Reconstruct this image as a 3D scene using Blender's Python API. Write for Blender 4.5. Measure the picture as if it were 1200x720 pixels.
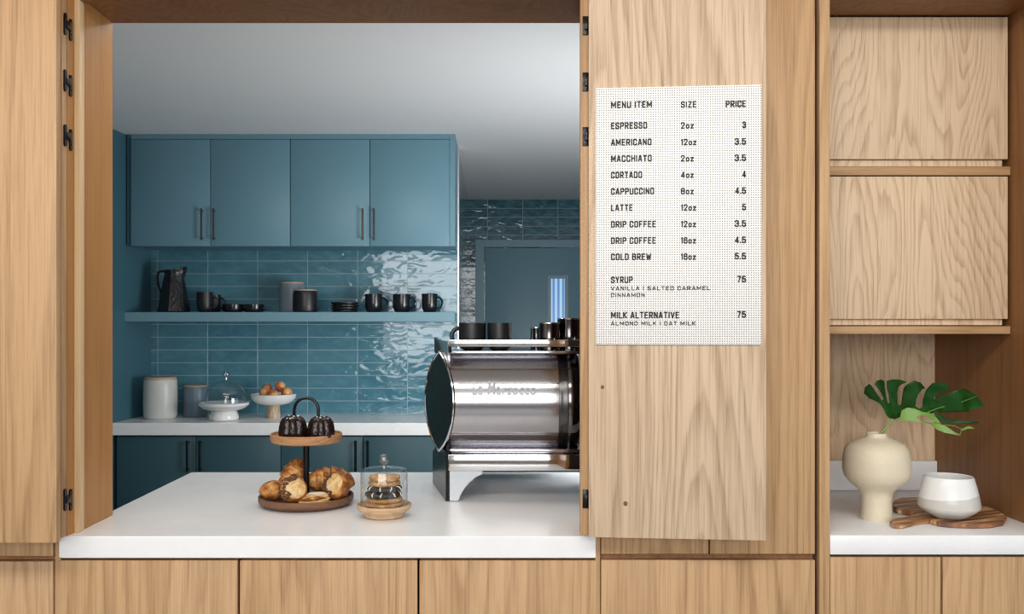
import bpy, bmesh, math, random
from mathutils import Vector, Matrix, noise as mnoise
from mathutils.geometry import delaunay_2d_cdt
for o in list(bpy.data.objects): bpy.data.objects.remove(o)
S = bpy.context.scene
COL = S.collection
R = math.radians
PI = math.pi
rnd = random.Random(7)

# ------------------------------------------------------------------ camera, world, lights, exposure
F, VX, VY, DCAM, EYE = 1064.0, 577.0, 382.0, 2.36, 1.46
cam = bpy.data.cameras.new('camera'); camo = bpy.data.objects.new('camera', cam); COL.objects.link(camo)
camo.location = (0, -DCAM, EYE); camo.rotation_euler = (PI/2, 0, 0)
cam.sensor_width = 36; cam.lens = 36*F/1200
cam.shift_x = (600-VX)/1200; cam.shift_y = (VY-360)/1200
cam.clip_start = .05
S.camera = camo
S.view_settings.view_transform = 'Standard'; S.view_settings.look = 'None'
S.view_settings.gamma = 1; S.view_settings.use_curve_mapping = False
S.view_settings.exposure = 0.0
S.cycles.use_denoising = True; S.cycles.denoising_prefilter = 'FAST'; S.cycles.filter_width = 1.25
w = bpy.data.worlds.new('world'); S.world = w; w.use_nodes = True
bg = w.node_tree.nodes['Background']; bg.inputs[0].default_value = (.86, .93, 1, 1); bg.inputs[1].default_value = .9

def area(name, loc, rot, sx, sy, power, col=(1, 1, 1)):
    l = bpy.data.lights.new(name, 'AREA'); l.shape = 'RECTANGLE'; l.size = sx; l.size_y = sy
    l.energy = power; l.color = col
    o = bpy.data.objects.new(name, l); COL.objects.link(o); o.location = loc; o.rotation_euler = rot
    return o
area('daylight_window', (-.6, -6.3, 1.93), (R(90), 0, 0), 4.4, 1.95, 165, (.97, .985, 1))
area('cafe_ceiling_light', (-.2, -2.0, 2.84), (R(24), 0, 0), 4.0, .6, 74, (1, .96, .90))
area('kitchen_ceiling_light', (-.8, .62, 2.55), (R(-4), 0, 0), 1.8, .35, 9, (1, .97, .93))
area('kitchen_side_fill', (1.05, 1.05, 1.2), (R(95), 0, R(40)), .9, .8, 38, (.97, .985, 1))  # unseen fill added behind the right leaf to brighten the blue cabinets
area('kitchen_ceiling_fill', (1.0, 1.9, 1.15), (R(180), R(-28), 0), .9, 1.6, 8, (.97, .98, 1))  # upward fill added out of view to lift the kitchen ceiling

def X(px, y=0.): return (px-VX)*(DCAM+y)/F
def Z(py, y=0.): return EYE+(VY-py)*(DCAM+y)/F
def L(px, y=0.): return px*(DCAM+y)/F

# ------------------------------------------------------------------ materials
def mat(name, col=(.8, .8, .8), rough=.5, metal=0., spec=.5, coat=0.):
    m = bpy.data.materials.new(name); m.use_nodes = True
    b = m.node_tree.nodes['Principled BSDF']
    b.inputs['Base Color'].default_value = (*col, 1); b.inputs['Roughness'].default_value = rough
    b.inputs['Metallic'].default_value = metal; b.inputs['Specular IOR Level'].default_value = spec
    b.inputs['Coat Weight'].default_value = coat
    return m
class NT:
    def __init__(s, m): s.t = m.node_tree; s.b = s.t.nodes['Principled BSDF']
    def n(s, typ, **k):
        nd = s.t.nodes.new(typ)
        for a, v in k.items(): setattr(nd, a, v)
        return nd
    def l(s, a, b): s.t.links.new(a, b)
    def math(s, op, a, b=None):
        nd = s.n('ShaderNodeMath', operation=op)
        for i, v in enumerate((a, b)):
            if v is None: continue
            if isinstance(v, (int, float)): nd.inputs[i].default_value = v
            else: s.l(v, nd.inputs[i])
        return nd.outputs[0]
    def ramp(s, fac, stops):
        nd = s.n('ShaderNodeValToRGB'); cr = nd.color_ramp
        while len(cr.elements) < len(stops): cr.elements.new(.5)
        for e, (p, c) in zip(cr.elements, stops): e.position = p; e.color = (*c, 1)
        s.l(fac, nd.inputs[0]); return nd.outputs[0]
    def noise(s, vec, scale, detail=2., rough=.5, dist=0.):
        nd = s.n('ShaderNodeTexNoise'); nd.inputs['Scale'].default_value = scale
        nd.inputs['Detail'].default_value = detail; nd.inputs['Roughness'].default_value = rough
        nd.inputs['Distortion'].default_value = dist
        if vec is not None: s.l(vec, nd.inputs['Vector'])
        return nd.outputs[0]
    def coords(s, scale=(1, 1, 1), rand=True, world=False):
        tc = s.n('ShaderNodeTexCoord'); v = tc.outputs['Object']
        if world: v = s.n('ShaderNodeNewGeometry').outputs['Position']
        if rand:
            oi = s.n('ShaderNodeObjectInfo'); cx = s.n('ShaderNodeCombineXYZ')
            for i, k in enumerate((37.1, 53.7, 19.3)): s.l(s.math('MULTIPLY', oi.outputs['Random'], k), cx.inputs[i])
            ad = s.n('ShaderNodeVectorMath', operation='ADD'); s.l(v, ad.inputs[0]); s.l(cx.outputs[0], ad.inputs[1]); v = ad.outputs[0]
        mu = s.n('ShaderNodeVectorMath', operation='MULTIPLY'); s.l(v, mu.inputs[0]); mu.inputs[1].default_value = scale
        return mu.outputs[0]
    def bump(s, h, strength=.2, dist=.01):
        nd = s.n('ShaderNodeBump'); nd.inputs['Strength'].default_value = strength; nd.inputs['Distance'].default_value = dist
        s.l(h, nd.inputs['Height']); s.l(nd.outputs[0], s.b.inputs['Normal']); return nd
    def mix(s, a, b, fac, blend='MIX'):
        nd = s.n('ShaderNodeMix', data_type='RGBA', blend_type=blend)
        for i, v in ((6, a), (7, b)):
            if isinstance(v, tuple): nd.inputs[i].default_value = (*v, 1)
            else: s.l(v, nd.inputs[i])
        if isinstance(fac, (int, float)): nd.inputs[0].default_value = fac
        else: s.l(fac, nd.inputs[0])
        return nd.outputs[2]

def oak(name, light=(.66, .47, .29), dark=(.46, .285, .15), axis='z', bands=13., freq=3.4, contrast=1., rough=.5, st_=.05):
    m = mat(name, light, rough, spec=.35); t = NT(m)
    st = {'z': (1, 1, st_), 'x': (st_, 1, 1), 'y': (1, st_, 1)}[axis]
    v = t.coords(st)
    big = t.math('ADD', t.noise(v, freq, 1.0, .4), t.math('MULTIPLY', t.noise(v, freq*6, 2, .5), .05))
    ph = t.math('FRACT', t.math('MULTIPLY', big, bands*2.))
    ring = t.ramp(ph, [(0, (0, 0, 0)), (.10, (.15, .15, .15)), (.45, (.9, .9, .9)), (.86, (1, 1, 1)), (.95, (.5, .5, .5)), (1, (0, 0, 0))])
    st2 = {'z': (1, 1, .022), 'x': (.022, 1, 1), 'y': (1, .022, 1)}[axis]
    fine = t.noise(t.coords(st2), 230, 2, .65)
    st3 = {'z': (1, 1, .02), 'x': (.02, 1, 1), 'y': (1, .02, 1)}[axis]
    streak = t.noise(t.coords(st3), 16, 2, .5)
    mid = t.noise(t.coords(st3), 62, 2, .6)
    fr = t.ramp(fine, [(.34, (0, 0, 0)), (.56, (1, 1, 1))])
    sr = t.ramp(streak, [(.32, (0, 0, 0)), (.68, (1, 1, 1))])
    mr = t.ramp(mid, [(.33, (0, 0, 0)), (.6, (1, 1, 1))])
    f1 = t.math('ADD', t.math('ADD', t.math('MULTIPLY', ring, .40*contrast), t.math('MULTIPLY', mr, .26)), t.math('ADD', t.math('MULTIPLY', fr, .36), t.math('MULTIPLY', sr, .16)))
    f1 = t.math('MINIMUM', f1, 1.)
    t.l(t.mix(dark, light, f1), t.b.inputs['Base Color'])
    t.bump(fine, .08, .002)
    return m
M = {}
OL, OD = (.555, .345, .178), (.295, .155, .066)
M['oak'] = oak('oak', OL, OD)
M['oakx'] = oak('oak_horizontal', OL, OD, axis='x')
M['oakpale'] = oak('oak_figured', (.72, .535, .35), (.40, .25, .14), bands=16, freq=5.2, contrast=1.2, st_=.16)
M['oakdoor'] = oak('oak_door_leaf', (.66, .49, .335), (.33, .21, .12), bands=14, freq=4., st_=.075)
M['brownshade'] = oak('brown_shaded_oak', (.275, .125, .046), (.165, .068, .022), rough=.45)  # niche and head shade painted in as dark brown; also the brown grip rails
M['jamb'] = oak('shaded_jamb_oak', (.50, .245, .075), (.36, .150, .038), contrast=.4, rough=.4)  # orange oak, darkened to carry the shade of the reveal
M['stoplit'] = oak('lit_stop_oak', (.80, .58, .34), (.60, .39, .19), contrast=.4)  # oak lightened where window light meets the front of the stop
M['groove'] = mat('dark_groove', (.05, .022, .012), .8)
M['white'] = mat('white_quartz', (.80, .80, .80), .28, spec=.45)
t = NT(M['white']); t.l(t.ramp(t.noise(t.coords(), 9, 4), [(.3, (.84, .845, .85)), (.7, (.885, .885, .885))]), t.b.inputs['Base Color'])
M['paint'] = mat('kitchen_ceiling_paint', (.74, .75, .75), .9)
M['cafewall'] = mat('cafe_wall_paint', (.72, .70, .67), .9)
M['cafeceil'] = mat('cafe_ceiling_paint', (.8, .79, .77), .9)
M['floor'] = mat('grey_polished_floor', (.24, .225, .21), .35); t = NT(M['floor']); t.l(t.ramp(t.noise(t.coords(), 3, 4), [(.3, (.095, .09, .085)), (.7, (.135, .128, .12))]), t.b.inputs['Base Color'])
M['kfloor'] = mat('kitchen_floor', (.22, .22, .22), .6)
def lacquer(name, c, r=.38):
    m = mat(name, c, r, spec=.4); t = NT(m)
    n = t.noise(t.coords(), 60, 2)
    t.l(t.mix(tuple(k*.96 for k in c), tuple(min(1, k*1.04) for k in c), n), t.b.inputs['Base Color']); return m
BLUE = (.145, .290, .360)
M['blue'] = lacquer('blue_lacquer', BLUE)
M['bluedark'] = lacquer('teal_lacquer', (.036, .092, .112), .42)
M['bluewall'] = lacquer('teal_wall_paint', (.055, .150, .195), .5)
M['shelf'] = lacquer('shelf_lacquer', (.17, .32, .385), .4)
M['doorblue'] = lacquer('door_paint', (.16, .285, .345), .35)
M['seam'] = mat('seam_shadow', (.015, .03, .04), .8)
M['bronze'] = mat('bronze_metal', (.10, .075, .06), .32, 1.)
M['blackmetal'] = mat('black_metal', (.014, .014, .015), .24, .6)
M['blackgloss'] = mat('black_glaze', (.011, .012, .015), .22, spec=.5)
M['blackmatte'] = mat('black_stoneware', (.010, .011, .013), .40)
M['pitcher'] = mat('black_pitcher_glaze', (.008, .008, .011), .3); t = NT(M['pitcher']); t.bump(t.noise(t.coords(), 45, 3), .5, .01)
M['steel'] = mat('polished_steel', (.72, .72, .73), .07, 1.)
M['steelbody'] = mat('brushed_steel_barrel', (.45, .445, .465), .15, 1.)
M['footmetal'] = mat('satin_foot_metal', (.42, .44, .45), .45, .9)
M['lettergrey'] = mat('raised_letter_metal', (.40, .41, .42), .5, .3)
M['endband'] = mat('dark_end_band', (.10, .095, .095), .25, 1.)
M['plate'] = mat('brown_reflection_chrome', (.26, .19, .15), .09, 1.)  # brown tint stands in for wood reflected in the end plate
M['steeldark'] = mat('dark_chrome', (.16, .15, .15), .1, 1.)
M['trimmetal'] = mat('aluminium_trim', (.82, .83, .84), .3, 1.)
M['canwhite'] = mat('ivory_stoneware', (.60, .60, .565), .35)
M['canblue'] = mat('slate_stoneware', (.12, .175, .225), .38)
M['cangrey'] = mat('grey_stoneware', (.22, .27, .32), .42)
M['limewood'] = oak('lid_wood', (.62, .43, .28), (.48, .30, .17), axis='x', bands=6)
M['porc'] = mat('white_porcelain', (.80, .80, .785), .2, spec=.5)
M['stonefoot'] = mat('speckled_wood_foot', (.5, .38, .26), .6); t = NT(M['stonefoot'])
t.l(t.ramp(t.noise(t.coords((1, 1, .2)), 70, 4), [(.35, (.36, .25, .15)), (.65, (.62, .5, .36))]), t.b.inputs['Base Color'])
M['acacia'] = oak('acacia_wood', (.50, .265, .125), (.27, .125, .055), axis='x', bands=8, freq=5)
M['acaciadark'] = oak('acacia_wood_dark', (.20, .095, .05), (.08, .036, .022), axis='x', bands=8, freq=5)
M['jarwood'] = oak('jar_base_wood', (.64, .44, .27), (.42, .26, .14), axis='x', bands=9, freq=7)
M['vase'] = mat('cream_stoneware', (.72, .63, .47), .5)
t = NT(M['vase']); t.l(t.ramp(t.noise(t.coords(), 240, 2), [(.3, (.69, .60, .44)), (.7, (.745, .655, .49))]), t.b.inputs['Base Color'])
def pastry(name, c0, c1, c2, sc=38):
    m = mat(name, c1, .42, spec=.4); t = NT(m)
    n = t.noise(t.coords(), sc, 4, .6)
    g = t.n('ShaderNodeNewGeometry')
    f = t.math('ADD', n, t.math('MULTIPLY', t.math('SUBTRACT', g.outputs['Pointiness'], .5), 1.5))
    t.l(t.ramp(f, [(.34, c0), (.5, c1), (.62, c2)]), t.b.inputs['Base Color'])
    t.bump(t.noise(t.coords(), 160, 3), .35, .003); return m
M['croissant'] = pastry('golden_croissant_crust', (.78, .45, .16), (.50, .215, .055), (.20, .06, .014))
M['crust'] = pastry('baked_crust', (.68, .35, .11), (.50, .21, .055), (.23, .07, .017))
M['crumb'] = pastry('pale_crumb', (.80, .62, .34), (.74, .53, .26), (.60, .36, .13), 60)
M['nut'] = pastry('chocolate_nut_crumbs', (.50, .29, .19), (.30, .14, .085), (.12, .05, .03), 110)
M['sugar'] = mat('icing_sugar_dust', (.82, .76, .66), .8)
M['choc'] = mat('dark_chocolate_glaze', (.014, .006, .005), .14, spec=.55); t = NT(M['choc']); t.bump(t.noise(t.coords(), 70, 3), .5, .008)
M['cookie'] = pastry('cookie_dough', (.82, .58, .30), (.70, .43, .18), (.46, .23, .08), 70)
M['choccookie'] = mat('chocolate_cookie', (.028, .014, .009), .5)
M['icing'] = mat('white_icing', (.85, .83, .78), .4)
M['leaf'] = mat('monstera_green', (.012, .085, .016), .36, spec=.3)
t = NT(M['leaf']); t.l(t.ramp(t.noise(t.coords((.5, 1, 1)), 34, 3), [(.3, (.005, .040, .006)), (.7, (.016, .088, .012))]), t.b.inputs['Base Color'])
M['leafpale'] = mat('monstera_underside', (.17, .31, .055), .45)
M['stem'] = mat('monstera_stem', (.20, .30, .07), .45)
M['ink'] = mat('black_print', (.012, .011, .011), .6)
M['text'] = M['ink']
# apples
M['apple'] = mat('apple_skin', (.5, .08, .03), .3, spec=.5); t = NT(M['apple'])
t.l(t.ramp(t.noise(t.coords((1, 1, .7)), 22, 3), [(.36, (.36, .025, .02)), (.5, (.55, .13, .04)), (.64, (.70, .40, .14))]), t.b.inputs['Base Color'])
# thin clear glass: mirror-like only at grazing angles, otherwise see-through
M['glass'] = mat('clear_glass'); nt = M['glass'].node_tree; nt.nodes.clear()
o_ = nt.nodes.new('ShaderNodeOutputMaterial'); mx = nt.nodes.new('ShaderNodeMixShader'); tr = nt.nodes.new('ShaderNodeBsdfTransparent')
gl = nt.nodes.new('ShaderNodeBsdfGlossy'); lw = nt.nodes.new('ShaderNodeLayerWeight'); lw.inputs[0].default_value = .5; pw = nt.nodes.new('ShaderNodeMath'); pw.operation = 'POWER'; pw.inputs[1].default_value = 4.; ma = nt.nodes.new('ShaderNodeMath'); ma.operation = 'MULTIPLY_ADD'; ma.inputs[1].default_value = .55; ma.inputs[2].default_value = .05
tr.inputs[0].default_value = (.965, .978, .98, 1); gl.inputs['Roughness'].default_value = .03
nt.links.new(lw.outputs['Facing'], pw.inputs[0]); nt.links.new(pw.outputs[0], ma.inputs[0]); nt.links.new(ma.outputs[0], mx.inputs[0]); nt.links.new(tr.outputs[0], mx.inputs[1]); nt.links.new(gl.outputs[0], mx.inputs[2]); nt.links.new(mx.outputs[0], o_.inputs[0])
M['glassknob'] = M['glass'].copy(); M['glassknob'].name = 'solid_glass_knob'
for nd in M['glassknob'].node_tree.nodes:
    if nd.type == 'MATH' and nd.operation == 'MULTIPLY_ADD': nd.inputs[2].default_value = .16
    if nd.type == 'BSDF_TRANSPARENT': nd.inputs[0].default_value = (.86, .90, .91, 1)
# lit window pane of the far door and the cafe window
def emis(name, c, s):
    m = mat(name, (.1, .1, .1), .3); b = m.node_tree.nodes['Principled BSDF']
    b.inputs['Emission Color'].default_value = (*c, 1); b.inputs['Emission Strength'].default_value = s; return m
M['pane'] = emis('daylit_door_pane', (.14, .42, .86), .75); t = NT(M['pane'])
sx = t.n('ShaderNodeSeparateXYZ'); t.l(t.coords((1, 1, 1), False, True), sx.inputs[0])
wv = t.math('SINE', t.math('MULTIPLY', sx.outputs[0], 150.))
t.l(t.ramp(t.math('MULTIPLY', t.math('ADD', wv, 1.), .5), [(.3, (.05, .22, .62)), (.7, (.40, .70, .95))]), t.b.inputs['Emission Color'])
# glazed tile
def tile(name, ox, oz, horiz='X', cols=((.062, .185, .250), (.088, .230, .295)), wave=1.):
    m = mat(name, cols[0], .09, spec=.55, coat=.4); t = NT(m); m.node_tree.nodes['Principled BSDF'].inputs['Coat Roughness'].default_value = .04
    g = t.n('ShaderNodeNewGeometry'); sp = t.n('ShaderNodeSeparateXYZ'); t.l(g.outputs['Position'], sp.inputs[0])
    cx = t.n('ShaderNodeCombineXYZ')
    t.l(t.math('SUBTRACT', sp.outputs[horiz], ox), cx.inputs[0]); t.l(t.math('SUBTRACT', sp.outputs['Z'], oz), cx.inputs[1])
    br = t.n('ShaderNodeTexBrick', offset=0., squash=1.); t.l(cx.outputs[0], br.inputs['Vector'])
    br.inputs['Scale'].default_value = 1; br.inputs['Brick Width'].default_value = .308; br.inputs['Row Height'].default_value = .0785
    br.inputs['Mortar Size'].default_value = .0022; br.inputs['Mortar Smooth'].default_value = .2; br.inputs['Bias'].default_value = 0
    br.inputs['Color1'].default_value = (0, 0, 0, 1); br.inputs['Color2'].default_value = (1, 1, 1, 1); br.inputs['Mortar'].default_value = (.5, .5, .5, 1)
    pos = t.n('ShaderNodeVectorMath', operation='ADD'); t.l(g.outputs['Position'], pos.inputs[0])
    c3 = t.n('ShaderNodeCombineXYZ'); bw = t.n('ShaderNodeRGBToBW'); t.l(br.outputs['Color'], bw.inputs[0])
    t.l(t.math('MULTIPLY', bw.outputs[0], 40.), c3.inputs[1]); t.l(c3.outputs[0], pos.inputs[1])
    st = t.n('ShaderNodeVectorMath', operation='MULTIPLY'); t.l(pos.outputs[0], st.inputs[0]); st.inputs[1].default_value = (.45, .45, 1)
    streak = t.noise(st.outputs[0], 26, 4, .6)
    base = t.mix(t.mix(cols[0], cols[1], bw.outputs[0]), (.125, .31, .375), t.math('MULTIPLY', t.ramp(streak, [(.42, (0, 0, 0)), (.75, (1, 1, 1))]), .55))
    t.l(t.mix(base, (.30, .42, .46), br.outputs['Fac']), t.b.inputs['Base Color'])
    t.l(t.ramp(br.outputs['Fac'], [(0, (.07, .07, .07)), (1, (.6, .6, .6))]), t.b.inputs['Roughness'])
    st2 = t.n('ShaderNodeVectorMath', operation='MULTIPLY'); t.l(pos.outputs[0], st2.inputs[0]); st2.inputs[1].default_value = (.55, .55, 1)
    wavy = t.noise(st2.outputs[0], 14, 1.5, .5, .8)
    h = t.math('SUBTRACT', t.math('MULTIPLY', wavy, wave), t.math('MULTIPLY', br.outputs['Fac'], .25))
    t.bump(h, .42, .014); return m
M['tile'] = tile('teal_zellige_tile', X(302, 3.24), Z(306, 3.24))
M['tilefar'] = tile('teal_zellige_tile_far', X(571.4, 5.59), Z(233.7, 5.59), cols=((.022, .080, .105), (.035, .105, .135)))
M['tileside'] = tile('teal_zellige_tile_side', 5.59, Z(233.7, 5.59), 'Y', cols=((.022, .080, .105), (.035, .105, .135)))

# ------------------------------------------------------------------ mesh helpers
def new(): return bmesh.new()
def box(bm, x0, x1, y0, y1, z0, z1, bev=0., seg=2):
    r = bmesh.ops.create_cube(bm, size=1)
    vs = r['verts']
    for v in vs:
        v.co = Vector(((x0+x1)/2+v.co.x*(x1-x0), (y0+y1)/2+v.co.y*(y1-y0), (z0+z1)/2+v.co.z*(z1-z0)))
    if bev:
        es = list({e for v in vs for e in v.link_edges})
        bmesh.ops.bevel(bm, geom=es, offset=bev, segments=seg, affect='EDGES', profile=.5)
    return bm
def prism(bm, pts, a, b, plane='xz', bev=0.):
    """pts: outline; extruded along the third axis from a to b"""
    def co(p, t):
        return {'xz': (p[0], t, p[1]), 'xy': (p[0], p[1], t), 'yz': (t, p[0], p[1])}[plane]
    A = [bm.verts.new(co(p, a)) for p in pts]; B = [bm.verts.new(co(p, b)) for p in pts]
    n = len(pts); fs = [bm.faces.new(A), bm.faces.new(B[::-1])]
    for i in range(n): fs.append(bm.faces.new((A[i], B[i], B[(i+1) % n], A[(i+1) % n])))
    bmesh.ops.recalc_face_normals(bm, faces=fs)
    if bev:
        es = [e for f in fs[:2] for e in f.edges]
        bmesh.ops.bevel(bm, geom=es, offset=bev, segments=2, affect='EDGES')
    return bm
def lathe(bm, prof, c=(0, 0, 0), n=40, axis='z', flute=0, famp=0.):
    rings = []
    for r, z in prof:
        ring = []
        if r < 1e-6: ring = [bm.verts.new((0, 0, z))]
        else:
            for k in range(n):
                a = 2*PI*k/n
                rr = r*(1+famp*(abs(math.cos(flute*a/2))-.6)) if flute else r
                ring.append(bm.verts.new((rr*math.cos(a), rr*math.sin(a), z)))
        rings.append(ring)
    for A, B in zip(rings, rings[1:]):
        if len(A) == 1 and len(B) == 1: continue
        for k in range(n):
            k2 = (k+1) % n
            if len(A) == 1: bm.faces.new((A[0], B[k2], B[k]))
            elif len(B) == 1: bm.faces.new((A[k], A[k2], B[0]))
            else: bm.faces.new((A[k], A[k2], B[k2], B[k]))
    vs = [v for r in rings for v in r]
    for v in vs:
        x, y, z = v.co
        if axis == 'x': v.co = Vector((z, x, y))
        elif axis == 'y': v.co = Vector((x, z, y))
        v.co += Vector(c)
    fs = list({f for v in vs for f in v.link_faces})
    bmesh.ops.recalc_face_normals(bm, faces=fs)
    return vs
def tube(bm, pts, rad, n=10, closed=False, rads=None):
    P = [Vector(p) for p in pts]; rings = []
    up = None
    for i, p in enumerate(P):
        a = P[max(0, i-1)]; b = P[min(len(P)-1, i+1)]
        if closed: a = P[i-1]; b = P[(i+1) % len(P)]
        d = (b-a).normalized()
        if up is None: up = d.orthogonal().normalized()
        up = (up-d*up.dot(d)).normalized(); s = d.cross(up)
        r = rads[i] if rads else rad
        rings.append([bm.verts.new(p+r*(math.cos(2*PI*k/n)*up+math.sin(2*PI*k/n)*s)) for k in range(n)])
    prs = list(zip(rings, rings[1:]))
    if closed: prs.append((rings[-1], rings[0]))
    fs = []
    for A, B in prs:
        for k in range(n): fs.append(bm.faces.new((A[k], A[(k+1) % n], B[(k+1) % n], B[k])))
    if not closed: fs.append(bm.faces.new(rings[0][::-1])); fs.append(bm.faces.new(rings[-1]))
    bmesh.ops.recalc_face_normals(bm, faces=fs)
    return bm
def arc(c, r, a0, a1, n, plane='xz'):
    out = []
    for i in range(n+1):
        a = R(a0+(a1-a0)*i/n); u, v = r*math.cos(a), r*math.sin(a)
        out.append({'xz': (c[0]+u, c[1], c[2]+v), 'xy': (c[0]+u, c[1]+v, c[2]), 'yz': (c[0], c[1]+u, c[2]+v)}[plane])
    return out
def smooth(bm, ang=35):
    for f in bm.faces: f.smooth = True
    for e in bm.edges:
        if len(e.link_faces) == 2 and e.calc_face_angle(0) > R(ang): e.smooth = False
def tag(o, label=None, cat=None, group=None, kind=None):
    if label: o['label'] = label
    if cat: o['category'] = cat
    if group: o['group'] = group
    if kind: o['kind'] = kind
    return o
ORG = {}
def thing(name, loc, label, cat, group=None, rot=(0, 0, 0)):
    o = bpy.data.objects.new(name, None); COL.objects.link(o); o.empty_display_size = .05
    o.location = loc; o.rotation_euler = rot; ORG[o.name] = Vector(loc)
    return tag(o, label, cat, group)
def part(name, bm, m, parent=None, loc=None, local=False, sm=True, label=None, ang=35):
    """bm is in world coordinates unless local; origin goes to the thing's base"""
    org = ORG[parent.name] if parent else Vector(loc or (0, 0, 0))
    if not local:
        for v in bm.verts: v.co -= org
    if sm: smooth(bm, ang)
    me = bpy.data.meshes.new(name); bm.to_mesh(me); bm.free(); me.materials.append(m)
    o = bpy.data.objects.new(name, me); COL.objects.link(o)
    if parent: o.parent = parent
    else: o.location = org
    ORG[o.name] = org
    if label: o['label'] = label
    return o
def single(name, bm, m, loc, label, cat, group=None, local=False, ang=35):
    if local:
        o = part(name, bm, m, None, (0, 0, 0), True, ang=ang); o.location = loc; ORG[o.name] = Vector(loc)
    else: o = part(name, bm, m, None, loc, ang=ang)
    return tag(o, label, cat, group)
def struct(name, bm, m, label=None, cat=None, parent=None):
    o = part(name, bm, m, parent)
    if not parent: tag(o, label or name.replace('_', ' '), cat or name.split('_')[0], kind='structure')
    return o
def bx(*a, **k): return box(new(), *a, **k)
def kids(o): return [c for c in bpy.data.objects if c.parent == o]
def dup(root, loc, label=None, rot=None, sc=None):
    def cp(o, par):
        c = o.copy(); COL.objects.link(c)
        if par: c.parent = par
        for ch in kids(o): cp(ch, c)
        return c
    r = cp(root, None); r.location = loc
    if rot is not None: r.rotation_euler = rot
    if sc is not None: r.scale = sc
    if label: r['label'] = label
    return r

# ------------------------------------------------------------------ setting
KY0, KYB, KYF = .26, 3.24, 5.59          # kitchen: inner face of the partition, tiled wall, far wall
XL, XP = -2.105, -.2116                   # left wall, end of the tiled wall
ZC, CT, HZ = 2.574, .913, 2.334           # kitchen ceiling, counter top, opening head
struct('floor', bx(-4.2, 3.4, -6.5, 0, -.1, 0), M['floor'], 'grey floor of the cafe in front of the counter', 'floor')
struct('floor', bx(-2.42, 1.8, 0, 5.8, -.1, 0), M['kfloor'], 'grey kitchen floor behind the counter', 'floor')
struct('ceiling', bx(-2.42, 1.7, KY0, 5.8, ZC, ZC+.1), M['paint'], 'pale grey painted kitchen ceiling seen through the hatch', 'ceiling')
struct('ceiling', bx(-4.2, 3.4, -6.5, KY0, 2.9, 3.0), M['cafeceil'], 'white cafe ceiling above the camera', 'ceiling')
struct('wall_left', prism(new(), [(-2.42, KY0), (-2.25, KY0), (-2.15, 2.74), (XL, KYB), (XL-.001, 3.4), (-2.42, 3.4)], 0, ZC, 'xy'), M['bluewall'], 'dark teal painted left wall of the kitchen', 'wall')
struct('wall_back', bx(XL-.1, XP-.003, KYB, KYB+.12, 0, ZC), M['tile'], 'back kitchen wall of glossy stacked teal tiles', 'wall')
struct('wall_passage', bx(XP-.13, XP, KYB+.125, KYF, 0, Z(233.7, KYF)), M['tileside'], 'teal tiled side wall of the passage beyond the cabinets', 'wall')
struct('wall_passage_upper', bx(XP-.13, XP-.001, KYB+.125, KYF, Z(233.7, KYF), ZC), M['bluewall'], 'dark painted strip over the tiled passage wall', 'wall')
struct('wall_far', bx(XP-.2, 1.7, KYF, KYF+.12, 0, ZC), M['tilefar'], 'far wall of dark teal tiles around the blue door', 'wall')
struct('wall_right', bx(1.6, 1.7, .70, KYF, 0, ZC), M['bluewall'], 'right wall of the kitchen hidden by the menu panel', 'wall')
struct('trim_1', bx(XP-.003, XP+.006, KYB-.006, KYB+.124, CT, Z(168, KYB-.006)), M['trimmetal'], 'bright metal edge trim at the end of the tiled wall', 'trim')
# partition that carries the hatch
struct('wall_front', bx(-4.2, 3.4, .02, KY0, 2.42, 2.9), M['oak'], 'oak clad wall above the serving hatch', 'wall')
struct('wall_front_left', bx(-4.2, -1.17, .05, KY0, 0, 2.42), M['oak'], 'partition wall left of the serving hatch', 'wall')
struct('wall_niche', bx(.83, 1.56, .652, .70, 0, 2.574), M['oakpale'], 'figured oak back panel of the right niche', 'wall')
struct('wall_niche_right', bx(1.467, 1.56, 0, .65, 0, 2.9), M['brownshade'], 'wood right side of the niche, coloured dark brown for its shadow', 'wall')
struct('wall_niche_left', bx(.852, .872, .03, .65, 0, 2.42), M['brownshade'], 'left side panel of the niche behind the stile', 'wall')
struct('wall_cafe_right', bx(1.56, 3.4, .0, .12, 0, 2.9), M['oak'], 'oak wall right of the niche outside the photo', 'wall')
struct('wall_rear', bx(-4.2, 3.4, -6.6, -6.5, 0, 3.0), M['cafewall'], 'cafe wall behind the camera', 'wall')
struct('wall_cafe_left', bx(-4.3, -4.2, -6.6, .1, 0, 3.0), M['cafewall'], 'left wall of the cafe outside the photo', 'wall')
# head and jambs of the hatch
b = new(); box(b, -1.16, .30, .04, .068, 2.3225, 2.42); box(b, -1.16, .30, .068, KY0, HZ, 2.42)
struct('trim_2', b, M['brownshade'], 'shaded wooden head lining across the top of the hatch', 'trim')
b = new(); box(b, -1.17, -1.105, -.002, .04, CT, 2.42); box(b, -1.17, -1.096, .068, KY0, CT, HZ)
struct('trim_3', b, M['jamb'], 'warm oak left jamb of the serving hatch, darkened as in shade', 'trim')
struct('trim_10', bx(-1.17, -1.091, .04, .068, CT, 2.3225, bev=.001), M['stoplit'], 'oak stop strip along the left jamb of the hatch, lightened as if lit', 'trim')
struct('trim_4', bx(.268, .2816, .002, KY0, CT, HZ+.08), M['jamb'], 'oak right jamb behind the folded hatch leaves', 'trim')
struct('trim_5', bx(.849, .876, -.004, .03, 0, 2.9, bev=.0015), M['oak'], 'upright oak stile at the left edge of the niche', 'trim')
struct('trim_6', bx(-1.1385, -1.124, .004, .05, 0, 2.42), M['oak'], 'narrow oak stile left of the serving counter', 'trim')
struct('trim_7', bx(.268, .2805, .004, .05, 0, CT), M['oak'], 'narrow oak stile right of the serving counter', 'trim')
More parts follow.
